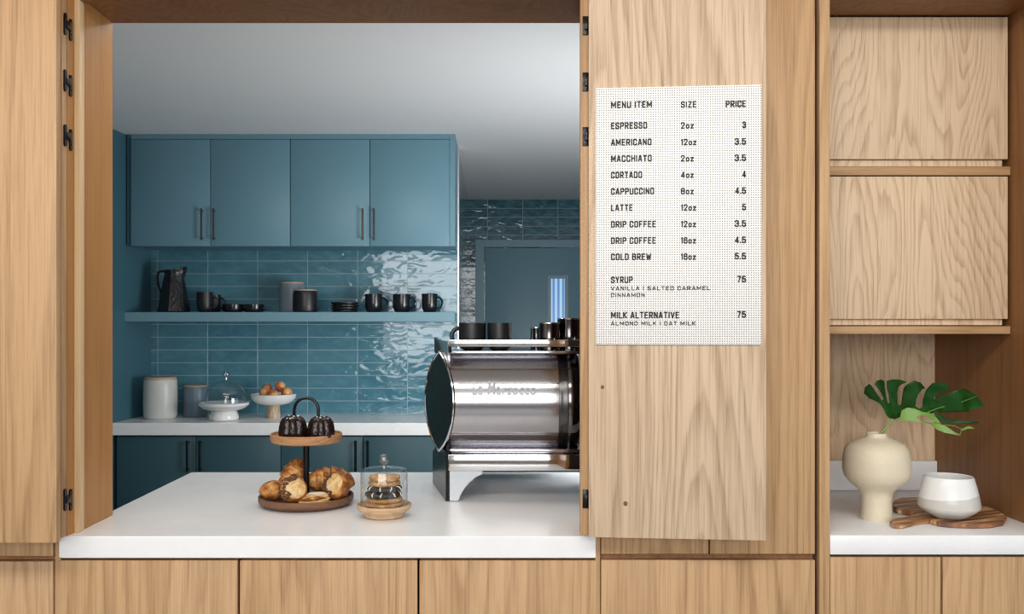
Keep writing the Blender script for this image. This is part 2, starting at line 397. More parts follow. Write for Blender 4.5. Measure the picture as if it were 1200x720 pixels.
struct('trim_8', bx(.838, .849, .02, .05, 0, 2.9), M['groove'], 'dark shadow gap beside the niche stile', 'trim')
struct('trim_9', bx(.85, 1.467, .03, .21, 2.3385, 2.42), M['brownshade'], 'soffit board over the niche cabinets, coloured brown for underside shade', 'trim')
# far door
dy = KYF
fr = new()
fx0, fx1, lx0, lx1 = X(557, dy), X(700, dy), X(567.5, dy), X(690, dy)
ft, lt = Z(281.5, dy), Z(290, dy)
prism(fr, [(fx0, 0), (fx0, ft), (fx1, ft), (fx1, 0), (lx1, 0), (lx1, lt), (lx0, lt), (lx0, 0)], dy-.035, dy-.001, bev=.004)
b = bx(lx0+.006, lx1-.006, dy-.022, dy-.002, .01, lt-.008, bev=.002)
d1 = struct('door_1', b, M['doorblue'], 'blue painted door at the far end with a slit window', 'door')
struct('door_frame', fr, M['doorblue'], parent=d1)
px0, px1, pz0, pz1 = X(645.5, dy), X(661.5, dy), 1.05, Z(327, dy)
b = new(); prism(b, [(px0-.03, pz0-.03), (px1+.03, pz0-.03), (px1+.03, pz1+.03), (px0-.03, pz1+.03)], dy-.030, dy-.0225, bev=.003)
struct('pane_frame', b, M['doorblue'], parent=d1)
struct('pane', bx(px0, px1, dy-.032, dy-.0302, pz0, pz1), M['pane'], parent=d1)
# cafe window behind the camera: frame round the daylight
b = new()
for xx in (-2.85, -1.35, .15, 1.6): box(b, xx-.04, xx+.04, -6.5, -6.42, .55, 2.95)
for zz in (.55, 2.91): box(b, -2.89, 1.64, -6.5, -6.42, zz-.04, zz+.04)
struct('window_1', b, M['cafewall'], 'white framed cafe window behind the camera', 'window')

# ------------------------------------------------------------------ oak cabinets of the front
def cabinet(name, label, x0, x1, zt, zb, doors, y0=0., depth=.5, m='oak', cat='cabinet', group=None, body=True):
    r = thing(name, ((x0+x1)/2, y0, zb), label, cat, group)
    if body: part('body', bx(x0, x1, y0+.024, y0+depth, zb, zt), M['groove'], r)
    for a, c in doors: part('door', bx(a, c, y0, y0+.022, zb+.002, zt-.001, bev=.0012), M[m], r)
    return r
cabinet('base_cabinet', 'plain oak base cabinet at the far left, below the open hatch leaf', -1.75, X(62), Z(658), .08, [(-1.75, X(62))], depth=.045)
for i, (a, c, lb) in enumerate(((67, 278, 'plain oak base cabinet under the left end of the serving counter'),
                                (281, 489, 'plain oak base cabinet under the middle of the serving counter'),
                                (491.5, 699, 'plain oak base cabinet under the right end of the serving counter'))):
    cabinet('base_cabinet', lb, X(a), X(c), Z(657), .08, [(X(a), X(c))], group='base cabinets below the serving counter')
cabinet('base_cabinet', 'wide oak base cabinet below the folded leaf that carries the menu', X(704.5), X(955), Z(656.5), .08, [(X(704.5), X(955))])
cabinet('base_cabinet', 'oak base cabinet below the vase in the niche', X(973), X(1102.5), Z(653), .08, [(X(973), X(1102.5))], depth=.6)
cabinet('base_cabinet', 'oak base cabinet at the right edge, below the cutting board', X(1105), 1.465, Z(653), .08, [(X(1105), 1.465)], depth=.6)
# tall doors above
cabinet('tall_cabinet', 'tall oak cabinet at the far left, hidden behind the open hatch leaf', -1.75, X(62), 2.42, Z(653), [(-1.75, X(62))], depth=.045)
cabinet('tall_cabinet', 'tall two-door oak cabinet behind the folded leaf with the menu', X(704.5), X(955), 2.88, Z(650.5), [(X(704.5), X(830.3)), (X(832.3), X(955))], depth=.24)
# grip rails (horizontal recess between upper and lower fronts)
single('grip_rail', bx(X(704.5), X(954), .012, .05, Z(656.5)+.001, Z(650.5)-.001), M['brownshade'], (.56, .01, .86), 'thin brown recessed grip rail below the two tall oak doors', 'rail')
single('grip_rail', bx(-1.75, X(62), .012, .05, Z(658)+.001, Z(653)-.001), M['brownshade'], (-1.4, .01, .85), 'thin brown recessed grip rail at the far left between oak panels', 'rail')
single('grip_rail', bx(X(67), X(699), .012, .05, Z(657)+.001, Z(654)-.001), M['brownshade'], (-.4, .01, .85), 'thin brown recessed grip rail right under the white serving counter', 'rail')
# serving counter
b = new(); prism(b, [(-1.124, -.004), (.268, -.004), (.268, .27), (.62, .27), (.62, 1.03), (-1.124, 1.03)], Z(654), CT, 'xy', bev=.002)
single('countertop', b, M['white'], (-.4, 0, Z(654)), 'white serving counter in the hatch carrying pastries and coffee machine', 'countertop')
single('counter_support', bx(-1.115, .6, .55, .95, 0, Z(654)-.001), M['bluedark'], (-.3, .6, 0), 'dark support cabinet under the kitchen side of the serving counter', 'cabinet')
# niche counter
r = thing('countertop', (1.15, 0, Z(650)), 'white niche counter under the vase and bowl', 'countertop')
part('slab', bx(.876, 1.4665, -.006, .65, Z(650), Z(627), bev=.003), M['white'], r)
single('backsplash', bx(.876, 1.4665, .632, .651, Z(627)+.0004, Z(540.5, .635), bev=.002), M['white'], (1.17, .64, Z(627)), 'low white upstand along the back of the niche counter', 'backsplash')
NT_ = Z(627)
# niche wall cabinets
yn = .21
def niche(label, yt, yb, st, sb, cap):
    r = thing('wall_cabinet', (1.17, yn, Z(sb, yn)), label, 'cabinet', 'wall cabinets in the niche')
    part('door', bx(.874, X(1181, yn), yn, yn+.022, Z(yb, yn), Z(yt, yn), bev=.001), M['oakpale'], r)
    part('body', bx(.874, X(1181, yn), yn+.024, .645, Z(st, yn)+.004, Z(yt, yn)), M['groove'], r)
    part('grip_strip', bx(.874, X(1177, yn), yn+.012, yn+.0235, Z(st, yn)+.003, Z(yb, yn)-.001), M['oakpale'], r)
    part('bottom_board', bx(.874, 1.4655, yn-.002, .645, Z(sb, yn), Z(st, yn), bev=.001), M['oakx'], r)
niche('upper wall cabinet in the niche, figured oak door under the soffit', 20, 186.5, 195.5, 205.5, 1)
niche('lower wall cabinet in the niche, oak door above the vase', 207, 374, 382.5, 391.5, 1)

# ------------------------------------------------------------------ folding hatch leaves
def hinge(parent, x, z, y=0., side=1):
    """two rounded upright leaves joined by a knuckle, on a vertical edge that faces +x (side=1) or -x"""
    b = new()
    for dy_, h, dz in ((-.016, .056, 0), (.014, .056, -.006*side)):
        pts = arc((0, 0, 0), .0065, 0, 180, 6); pl = [(p[0], p[2]+h/2-.006) for p in pts]+[(-p[0], -p[2]-h/2+.006) for p in pts]
        prism(b, [(y+dy_+u, z+dz+v) for u, v in pl], x, x+.004*side, 'yz')
    box(b, min(x, x+.006*side), max(x, x+.006*side), y-.016, y+.014, z-.010, z+.010, bev=.001)
    for dz in (-.018, .018):
        lathe(b, [(0, -.001), (.003, -.001), (.003, .002), (0, .002)], (x+.003*side, y+.014, z+dz), 10, 'x')
    return part('hinge', b, M['blackmetal'], parent)
HZS = (30, 96, 160, 585)
r = thing('bifold_leaves', (-1.3, -.09, .915), 'open oak hatch leaves folded flat at the left edge with black hinges', 'shutter')
ya = -.118
part('front_leaf', bx(-1.53, X(66, ya), ya, ya+.024, Z(636.6, ya), 2.45, bev=.001), M['oak'], r)
part('rear_leaf', bx(-1.56, -1.105, -.031, -.004, .9155, 2.40, bev=.001), M['oak'], r)
for q in HZS: hinge(r, -1.105, Z(q, -.002), .001)
# right pair
LA = math.atan2(-.037, .4407); LO = Vector((.245, -.052, .922))
def U(px):
    s, c = math.sin(LA), math.cos(LA)
    return ((px-VX)*(DCAM+LO.y)-F*LO.x)/(F*c-(px-VX)*s)
def ZU(py, u): return EYE+(VY-py)*(DCAM+LO.y+u*math.sin(LA))/F
r = thing('bifold_leaves', LO, 'open oak hatch leaves folded at the right, front one carrying the menu', 'shutter', rot=(0, 0, LA))
ux = U(898)
b = bx(0, ux, 0, .020, ZU(630, 0)-LO.z, 2.45-LO.z, bev=.001)
part('front_leaf', b, M['oakdoor'], r, local=True)
# the rear leaf is folded back between the cabinet doors and the front leaf
b = bx(X(680.3, -.027), .66, -.0275, -.003, .9225, 2.45, bev=.001)
mi = Matrix.Translation(LO) @ Matrix.Rotation(LA, 4, 'Z'); mi.invert()
for v in b.verts: v.co = mi @ v.co
part('rear_leaf', b, M['oak'], r, local=True)
for q in HZS:
    b = new(); z = Z(q, -.03)
    box(b, .2315, .2465, -.0315, -.0278, z-.024, z+.024, bev=.001); box(b, .2365, .2445, -.041, -.0275, z-.012, z+.012, bev=.001)
    for v in b.verts: v.co = mi @ v.co
    part('hinge', b, M['blackmetal'], r, local=True)
# knots in the leaf
M['knot'] = mat('dark_knot', (.17, .085, .045), .6)
for kx, ky, ks in ((733, 590.5, 1.), (706, 454, .8)):
    b = new(); ku = U(kx); lathe(b, [(0, -.0008), (.004, -.0008), (.0055, 0), (.0055, .001)], (0, 0, 0), 16, 'y')
    for v in b.verts: v.co = Vector((ku+v.co.x*ks, v.co.y, ZU(ky, ku)-LO.z+v.co.z*1.15*ks))
    part('knot', b, M['knot'], r, local=True)

# ------------------------------------------------------------------ menu board
M['perf'] = mat('perforated_white_metal', (.84, .825, .79), .5); t = NT(M['perf'])
sp = t.n('ShaderNodeSeparateXYZ'); t.l(t.coords((1, 1, 1), False), sp.inputs[0])
PIT = .0059
fx = t.math('SUBTRACT', t.math('FRACT', t.math('DIVIDE', sp.outputs[0], PIT)), .5)
fz = t.math('SUBTRACT', t.math('FRACT', t.math('DIVIDE', sp.outputs[2], PIT)), .5)
d2 = t.math('SQRT', t.math('ADD', t.math('MULTIPLY', fx, fx), t.math('MULTIPLY', fz, fz)))
t.l(t.mix((.20, .17, .14), (.84, .83, .80), t.math('GREATER_THAN', d2, .235)), t.b.inputs['Base Color'])
TH = .0045
u0, u1 = U(698), U(892)
menu_loc = Vector((LO.x+u0*math.cos(LA)+.0005*math.sin(LA), LO.y+u0*math.sin(LA)-.0005*math.cos(LA), ZU(404, u0)))
mr = thing('menu_board', menu_loc, 'white perforated coffee menu board hung on the folded oak leaf', 'menu', rot=(0, 0, LA))
W_ = u1-u0; H_ = ZU(104, u0)-ZU(404, u0)
part('panel', bx(0, W_, -TH, 0, 0, H_, bev=.0006), M['perf'], mr, local=True)
DG = bpy.context.evaluated_depsgraph_get()
def text_mesh(s, bold=.02):
    c = bpy.data.curves.new('t', 'FONT'); c.body = s; c.size = 1; c.offset = bold; c.space_character = 1.12
    c.resolution_u = 3; c.fill_mode = 'FRONT'; c.extrude = .01
    o = bpy.data.objects.new('t', c); COL.objects.link(o)
    bpy.context.view_layer.update()
    me = bpy.data.meshes.new_from_object(o.evaluated_get(bpy.context.evaluated_depsgraph_get()))
    bpy.data.objects.remove(o); bpy.data.curves.remove(c)
    bm = new(); bm.from_mesh(me); bpy.data.meshes.remove(me); return bm
P1 = [(0, .46), (.35, .46), (.45, .58), (.45, .9), (.35, 1), (0, 1)]
SS = [(.45, .78), (.45, .9), (.35, 1), (.1, 1), (0, .9), (0, .66), (.1, .56), (.35, .46), (.45, .36), (.45, .1), (.35, 0), (.1, 0), (0, .1), (0, .22)]
OO = [(.1, 0), (.35, 0), (.45, .1), (.45, .9), (.35, 1), (.1, 1), (0, .9), (0, .1), (.1, 0)]
GL = {'A': [[(0, 0), (.2, 1), (.28, 1), (.48, 0)], [(.08, .27), (.40, .27)]],
 'B': [[(0, 0), (0, 1), (.33, 1), (.42, .9), (.42, .62), (.33, .53), (0, .53)], [(.33, .53), (.45, .42), (.45, .1), (.35, 0), (0, 0)]],
 'C': [[(.45, .72), (.45, .9), (.35, 1), (.1, 1), (0, .9), (0, .1), (.1, 0), (.35, 0), (.45, .1), (.45, .28)]],
 'D': [[(0, 0), (0, 1), (.33, 1), (.45, .88), (.45, .12), (.33, 0), (0, 0)]],
 'E': [[(.4, 1), (0, 1), (0, 0), (.4, 0)], [(0, .52), (.33, .52)]], 'F': [[(.4, 1), (0, 1), (0, 0)], [(0, .5), (.33, .5)]],
 'H': [[(0, 0), (0, 1)], [(.45, 0), (.45, 1)], [(0, .52), (.45, .52)]], 'I': [[(0, 0), (0, 1)]],
 'K': [[(0, 0), (0, 1)], [(.45, 1), (.03, .42)], [(.14, .56), (.47, 0)]], 'L': [[(0, 1), (0, 0), (.38, 0)]],
 'M': [[(0, 0), (0, 1), (.3, .25), (.6, 1), (.6, 0)]], 'N': [[(0, 0), (0, 1), (.45, 0), (.45, 1)]], 'O': [OO],
 'P': [[(0, 0), (0, 1)], P1], 'R': [[(0, 0), (0, 1)], P1, [(.2, .46), (.46, 0)]], 'S': [SS],
 'T': [[(0, 1), (.44, 1)], [(.22, 1), (.22, 0)]], 'U': [[(0, 1), (0, .1), (.1, 0), (.35, 0), (.45, .1), (.45, 1)]],
 'V': [[(0, 1), (.21, 0), (.27, 0), (.48, 1)]], 'W': [[(0, 1), (.15, 0), (.32, .8), (.5, 0), (.65, 1)]],
 'Y': [[(0, 1), (.23, .45), (.46, 1)], [(.23, .45), (.23, 0)]], 'Z': [[(0, 1), (.42, 1), (0, 0), (.42, 0)]],
 'z': [[(0, .62), (.36, .62), (0, 0), (.36, 0)]], 'o': [[(.08, 0), (.30, 0), (.38, .1), (.38, .52), (.30, .62), (.08, .62), (0, .52), (0, .1), (.08, 0)]],
 '1': [[(0, .84), (.14, 1), (.14, 0)]], '2': [[(0, .75), (0, .9), (.1, 1), (.33, 1), (.43, .9), (.43, .66), (0, .0), (.44, 0)]],
 '3': [[(0, .8), (0, .9), (.1, 1), (.33, 1), (.43, .9), (.43, .63), (.33, .53), (.15, .53)], [(.33, .53), (.45, .42), (.45, .1), (.35, 0), (.1, 0), (0, .1), (0, .22)]],
 '4': [[(.36, 0), (.36, 1), (0, .25), (.48, .25)]], '5': [[(.42, 1), (.03, 1), (0, .52), (.1, .6), (.33, .6), (.44, .5), (.44, .1), (.34, 0), (.1, 0), (0, .1), (0, .22)]],
 '6': [[(.42, .8), (.42, .9), (.33, 1), (.1, 1), (0, .9), (0, .1), (.1, 0), (.33, 0), (.43, .1), (.43, .48), (.33, .58), (0, .58)]],
 '7': [[(0, 1), (.44, 1), (.14, 0)]], '8': [[(.1, .53), (0, .63), (0, .9), (.1, 1), (.34, 1), (.44, .9), (.44, .63), (.34, .53), (.1, .53), (0, .43), (0, .1), (.1, 0), (.34, 0), (.44, .1), (.44, .43), (.34, .53)]],
 '|': [[(0, -.05), (0, 1.05)]], '.': [[(0, .02), (.02, .02)]]}
def menu_text(name, s, x0, x1, base, cap, st=.18):
    ua, uc = U(x0)-u0, U(x1)-u0
    zb = ZU(base, (ua+uc)/2)-menu_loc.z; ch = L(cap, -.07); hw = ch*st/2
    segs = []; x = 0.
    for c in s:
        if c == ' ': x += .40; continue
        wd = max(p[0] for q in GL[c] for p in q)
        for q in GL[c]: segs.append([(p[0]+x, p[1]) for p in q])
        x += wd+.34
    x -= .34; kx = (uc-ua-2*hw)/x
    b = new(); yf, yk = -TH-.0009, -TH+.0002
    for q in segs:
        P = [Vector((ua+hw+p[0]*kx, zb+hw+p[1]*(ch-2*hw))) for p in q]
        for p, r_ in zip(P, P[1:]):
            d = (r_-p).normalized(); nn = Vector((-d.y, d.x))*hw; e = d*hw*.8
            pts = [p-e-nn, p-e+nn, r_+e+nn, r_+e-nn]
            A = [b.verts.new((v.x, yf, v.y)) for v in pts]; B = [b.verts.new((v.x, yk, v.y)) for v in pts]
            b.faces.new(A)
            for i in range(4): b.faces.new((A[i], B[i], B[(i+1) % 4], A[(i+1) % 4]))
    bmesh.ops.recalc_face_normals(b, faces=b.faces[:])
    part(name, b, M['text'], mr, local=True, sm=False)
RP = 873.6
rows = [('MENU ITEM', 763.8, 'SIZE', 815.8, 'PRICE', 850, 127.3), ('ESPRESSO', 758.2, '2oz', 812.7, '3', 869.6, 151.8),
 ('AMERICANO', 763.3, '12oz', 815.8, '3.5', 860.7, 171.2), ('MACCHIATO', 763.5, '2oz', 812.7, '3.5', 860.7, 190.3),
 ('CORTADO', 752.3, '4oz', 812.7, '4', 869.4, 209.5), ('CAPPUCCINO', 766.3, '8oz', 812.7, '4.5', 861, 228.6),
 ('LATTE', 741.3, '12oz', 815.5, '5', 869.4, 247.8), ('DRIP COFFEE', 768.4, '12oz', 815.3, '3.5', 860.7, 267.1),
 ('DRIP COFFEE', 768.4, '16oz', 815.3, '4.5', 860.7, 286.2), ('COLD BREW', 763, '16oz', 815.3, '5.5', 860.7, 305.2),
 ('SYRUP', 741.3, None, 0, '75', 863.3, 332.2), ('MILK ALTERNATIVE', 795.6, None, 0, '75', 863.3, 373.4)]
for a, ax, s, sx_, p, pxx, y in rows:
    head = a == 'MENU ITEM'
    menu_text('heading' if head else 'item_name', a, 715.9, ax, y, 7.8)
    if s: menu_text('heading' if head else 'item_size', s, 797.6, sx_, y-.3, 7.6)
    menu_text('heading' if head else 'item_price', p, pxx, RP, y-.8, 7.8)
menu_text('item_note', 'VANILLA | SALTED CARAMEL', 715.9, 831.5, 340.5, 4.8)
menu_text('item_note', 'CINNAMON', 715.9, 755.2, 348.5, 4.8)
menu_text('item_note', 'ALMOND MILK | OAT MILK', 715.9, 814.8, 381.6, 4.8)

# ------------------------------------------------------------------ kitchen fittings
yu = 2.91                                  # front of the upper cabinets
zb, zt = Z(288, yu), Z(163.5, yu)
def pull(parent, x, z0, z1, y, m, rad=.0045):
    b = new(); tube(b, [(x, y-.001, z0+.012), (x, y-.028, z0+.012), (x, y-.030, z0+.006), (x, y-.030, z0)], rad, 8)
    tube(b, [(x, y-.030, z0), (x, y-.030, z1)], rad*1.15, 10)
    tube(b, [(x, y-.030, z1), (x, y-.030, z1-.006), (x, y-.028, z1-.012), (x, y-.001, z1-.012)], rad, 8)
    return part('handle', b, m, parent)
def wallcab(label, xs, hx):
    r = thing('wall_cabinet', ((xs[0]+xs[2])/2, yu, zb), label, 'cabinet', 'blue wall cabinets over the shelf')
    part('body', bx(xs[0], xs[2], yu+.021, KYB-.001, zb, ZC-.001), M['blue'], r)
    for k in (0, 1):
        g = .0018
        d = part('door', bx(xs[k]+g, xs[k+1]-g, yu, yu+.02, zb-.003, zt, bev=.0015), M['blue'], r)
        pull(d, X(hx[k], yu), Z(282, yu), Z(245, yu), yu, M['bronze'])
    part('top_filler', bx(xs[0], xs[2], yu+.006, yu+.0205, zt+.003, ZC-.001), M['blue'], r)
    return r
single('cabinet_filler', bx(-2.125, X(152.6, yu), yu+.012, yu+.05, zb, ZC-.001), M['bluewall'], (-2.12, yu+.03, zb), 'narrow blue filler strip between the wall cabinet and left wall', 'filler')
wallcab('blue two-door wall cabinet on the left, above the black pitcher', [X(p, yu) for p in (153, 246.6, 340)], (237.7, 251.7))
r = wallcab('blue two-door wall cabinet on the right, above the three mugs', [X(p, yu) for p in (340.2, 433.4, 527)], (425.5, 438.7))
part('end_panel', bx(X(527, yu)+.0005, XP-.004, yu+.004, KYB-.001, zb-.002, ZC-.001), M['blue'], r)
# base cabinets under the back counter
yb_ = 2.77
def basecab(label, xs, hx):
    r = thing('base_cabinet', ((xs[0]+xs[-1])/2, yb_, .1), label, 'cabinet', 'dark teal base cabinets under the back counter')
    z1 = Z(511.5, yb_)
    part('body', bx(xs[0], xs[-1], yb_+.021, KYB-.002, .1, z1), M['seam'], r)
    for k in range(len(xs)-1):
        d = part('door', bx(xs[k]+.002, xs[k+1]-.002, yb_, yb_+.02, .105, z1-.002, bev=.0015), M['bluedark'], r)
        pull(d, X(hx[k], yb_), Z(552.5, yb_), Z(516, yb_), yb_, M['blackmetal'], .006)
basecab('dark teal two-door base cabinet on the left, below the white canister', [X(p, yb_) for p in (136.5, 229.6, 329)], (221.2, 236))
single('cabinet_filler', bx(-2.143, X(136, yb_), yb_+.02, yb_+.05, .1, Z(511.5, yb_)), M['seam'], (-2.14, yb_+.03, .1), 'narrow dark filler strip between the teal base cabinet and left wall', 'filler')
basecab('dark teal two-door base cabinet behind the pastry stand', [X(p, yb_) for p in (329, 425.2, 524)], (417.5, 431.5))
single('countertop', prism(new(), [(-2.148, 2.74), (X(530, yb_), 2.74), (X(530, yb_), KYB-.001), (XL+.002, KYB-.001)], Z(510.5, 2.74), CT, 'xy', bev=.003), M['white'], (-1.2, 2.74, Z(510.5, 2.74)), 'pale counter along the tiled wall carrying canisters and fruit bowl', 'countertop')
ys = 2.91; ZS = Z(366, ys)
single('floating_shelf', prism(new(), [(-2.134, ys), (X(533, ys), ys), (X(533, ys), KYB-.001), (XL+.001, KYB-.001)], Z(377, ys), ZS, 'xy', bev=.002), M['shelf'], (-1.2, ys, Z(377, ys)), 'long blue floating shelf carrying black crockery', 'shelf')

# ---- shelf crockery
yo = 3.05
def mugm(r, h, hx=1, m=None):
    b = new()
    lathe(b, [(0, 0), (r*.62, 0), (r*.80, h*.05), (r*.96, h*.22), (r, h*.5), (r, h), (r*.90, h), (r*.88, h*.3), (r*.6, h*.1), (0, h*.1)], n=36)
    return b
def handle_bm(r, h, w=.62, rad=.0045):
    b = new(); c = (r*.93, 0, h*.52); ra = h*.27
    pts = [(r*.96, 0, h*.80)]+[(r*.98+ra*w*1.6*math.cos(R(a)), 0, h*.52+ra*1.05*math.sin(R(a))) for a in range(75, -80, -15)]+[(r*.93, 0, h*.22)]
    return tube(b, pts, rad, 8)
def mug(label, px, w, h, py0, y, ang=0, mt='blackgloss', group=None, name='mug', z=None, rad=.005):
    r_ = L(w, y)/2; hh = L(h, y)
    t_ = thing(name, (X(px, y), y, ZS if z is None else z), label, 'mug', group, (0, 0, R(ang)))
    part('cup', mugm(r_, hh), M[mt], t_, local=True); part('handle', handle_bm(r_, hh, rad=rad), M[mt], t_, local=True)
    return t_
G = 'black mugs along the floating shelf'
mug('black mug on the shelf, just right of the pitcher', 240, 18.5, 23.5, 0, 2.98, 35, 'blackmatte', G)
mug('black mug on the shelf tucked behind the one next to the pitcher', 251.5, 15, 21, 0, 3.11, -8, 'blackmatte', G)
mug('black mug on the shelf, nearest the plate stack', 438, 20.5, 21.5, 0, yo, 12, 'blackgloss', G, rad=.006)
mug('black mug on the shelf, middle of the three right of the plates', 471, 21, 21.5, 0, yo, -6, 'blackgloss', G, rad=.006)
mug('black mug at the right end of the shelf', 503.5, 18.5, 22, 0, yo, 0, 'blackgloss', G, rad=.006)
for px, lb, an in ((273, 'low black cup on the shelf, next to the paired mugs', 95), (297, 'low black cup on the shelf, left of the grey canister', -12)):
    mug(lb, px, 24, 9.5, 0, yo, an, 'blackgloss', 'low black cups on the shelf', 'espresso_cup', rad=.004)
# pitcher
h = L(53, yo); px = X(204, yo)
r = thing('pitcher', (px, yo, ZS), 'tall black faceted pitcher with curved handle on the left of the shelf', 'pitcher')
b = new(); n = 36; prof = [(.0, 0), (.094, 0), (.096, .006), (.086, .06), (.072, .14), (.060, .20), (.054, .228), (.054, h-.016), (.050, h-.016), (.05, .2), (.08, .03), (0, .02)]
vs = lathe(b, [(r_ * 1., z_) for r_, z_ in prof], n=12)
for v in b.verts:
    if v.co.z > h-.045:
        k = max(0, v.co.x/.054); v.co.x += .022*k**3; v.co.z += .020*k**2
part('jug', b, M['pitcher'], r, local=True, ang=20)
b = new(); tube(b, [(-.050, 0, h-.03), (-.070, 0, h-.022), (-.092, 0, h-.030), (-.100, 0, h-.060), (-.094, 0, h-.105), (-.080, 0, h-.145), (-.072, 0, h-.160)], .0065, 8)
part('handle', b, M['pitcher'], r, local=True)
# canisters
def canister(label, px, w, h, y, z, m, lid=4., bulge=.03, bot=.9):
    r_ = L(w, y)/2; hh = L(h, y); lh = L(lid, y)
    t_ = thing('canister', (X(px, y), y, z), label, 'canister')
    b = new(); hb = hh-lh*.6
    lathe(b, [(0, 0), (r_*.86, 0), (r_*.95, hb*.03), (r_*.985, hb*.09), (r_, hb*.35), (r_*.99, hb*.8), (r_*.955, hb*.985), (r_*.94, hb), (r_*.85, hb), (r_*.85, hb*.9), (0, hb*.9)], n=44)
    part('jar', b, M[m], t_, local=True)
    b = new(); lathe(b, [(0, hb*.93), (r_*.84, hb*.93), (r_*.84, hb+.001), (r_*.91, hb+.001), (r_*.93, hb+.003), (r_*.93, hh-.002), (r_*.90, hh), (0, hh)], n=44)
    part('lid', b, M['limewood'], t_, local=True, label='pale wooden lid')
canister('tall grey canister with wooden lid on the shelf', 342.2, 29.5, 35.5, 3.13, ZS, 'cangrey', 3)
canister('short black canister with wooden lid on the shelf', 357.5, 28.5, 26.5, 2.985, ZS, 'blackmatte', 2.6)
# plate stack
for k in range(4):
    rr = L(32 if k else 30, yo)/2; hh = .0155
    b = new(); lathe(b, [(0, 0), (rr*.80, 0), (rr*.98, .004), (rr, .008), (rr, .0135), (rr*.96, .0145), (rr*.7, .006), (0, .006)], n=44)
    single('plate', b, M['blackmatte'], (X(404.3, yo), yo, ZS+k*.0155), ['small black plate at the bottom of the shelf stack', 'small black plate second from the bottom of the shelf stack', 'small black plate second from the top of the shelf stack', 'small black plate on top of the shelf stack'][k], 'plate', 'stacked black plates on the shelf', local=True)
# ---- back counter
canister('large ivory canister with wooden lid on the back counter', 188, 38.5, 48.5, 3.0, CT, 'canwhite', 4)
canister('slate blue canister beside the glass cake dome', 229, 29, 37, 3.1, CT, 'canblue', 3)
y = 2.90; z0 = CT
r = thing('cake_stand', (X(262.5, y), y, CT), 'white footed cake stand under a clear glass dome', 'cake stand')
k = L(1, y)
b = new(); lathe(b, [(0, 0), (14.5*k, 0), (16.5*k, 1*k), (17*k, 4*k), (15.5*k, 8.5*k), (14*k, 11.5*k), (0, 11.5*k)], n=40); part('foot', b, M['porc'], r, local=True)
b = new(); lathe(b, [(0, 11.5*k), (16*k, 11.5*k), (24*k, 14*k), (28.5*k, 18*k), (28.8*k, 20.5*k), (27.5*k, 21*k), (20*k, 17.5*k), (0, 17*k)], n=48); part('plate', b, M['porc'], r, local=True)
d = thing('glass_dome', (X(265, y), y, CT+17.8*k), 'clear glass dome with round knob over the white cake stand', 'dome')
b = new(); pr = [(23.2*k, 0), (23.5*k, 9*k), (21.5*k, 17*k), (16.5*k, 24*k), (9*k, 28*k), (2.5*k, 29.5*k), (0, 29.5*k)]
lathe(b, pr+[(0, 29.0*k)]+[(max(r_-.5*k, 0), z_-.5*k) for r_, z_ in pr[-3::-1]]+[(22.7*k, 0), (23.2*k, 0)], n=48); part('dome', b, M['glass'], d, local=True)
b = new(); lathe(b, [(0, 29.5*k), (2*k, 29.5*k), (2*k, 32*k), (4*k, 33.5*k), (4.6*k, 36*k), (4*k, 38.5*k), (2.2*k, 40*k), (0, 40.2*k)], n=24); part('knob', b, M['glassknob'], d, local=True)
# fruit bowl
y = 3.03; k = L(1, y)
r = thing('fruit_bowl', (X(320.5, y), y, CT), 'white footed bowl on a wooden foot holding apples', 'bowl')
b = new(); lathe(b, [(0, 0), (8.2*k, 0), (8.3*k, 2*k), (7.4*k, 9*k), (7.2*k, 15.5*k), (0, 15.5*k)], n=32); part('foot', b, M['stonefoot'], r, local=True, label='speckled wooden foot')
b = new(); lathe(b, [(0, 15*k), (10*k, 15.2*k), (20*k, 17.5*k), (25.5*k, 23*k), (26.5*k, 28*k), (25.6*k, 28.3*k), (24*k, 23.5*k), (18*k, 19.5*k), (0, 18*k)], n=48); part('bowl', b, M['porc'], r, local=True)
def apple(px, py, rp, dy_, label):
    yy = y+dy_; rr = L(rp, yy)
    t_ = thing('apple', (X(px, yy), yy, Z(py, yy)-rr*.92), label, 'apple', 'apples in the footed bowl', (R(rnd.uniform(-18, 18)), R(rnd.uniform(-18, 18)), rnd.uniform(0, 6)))
    b = new(); lathe(b, [(0, .10*rr), (.25*rr, .02*rr), (.55*rr, .12*rr), (.88*rr, .5*rr), (1.0*rr, 1.0*rr), (.92*rr, 1.45*rr), (.65*rr, 1.78*rr), (.3*rr, 1.80*rr), (.1*rr, 1.68*rr), (0, 1.64*rr)], n=24)
    part('fruit', b, M['apple'], t_, local=True, ang=80)
    b = new(); tube(b, [(0, 0, 1.6*rr), (.05*rr, 0, 1.8*rr), (.16*rr, 0, 2.05*rr)], .06*rr, 6); part('stem', b, M['stonefoot'], t_, local=True)
apple(308.5, 461.5, 6.3, -.03, 'apple at the left of the fruit bowl')
apple(321.5, 463, 6., -.075, 'dark red apple at the front centre of the fruit bowl')
apple(336, 461, 6.6, -.03, 'apple at the right of the fruit bowl')
apple(315, 456, 6.0, .052, 'apple at the back left of the fruit bowl')
apple(327.5, 453.5, 6.2, .005, 'apple on top of the fruit bowl pile')

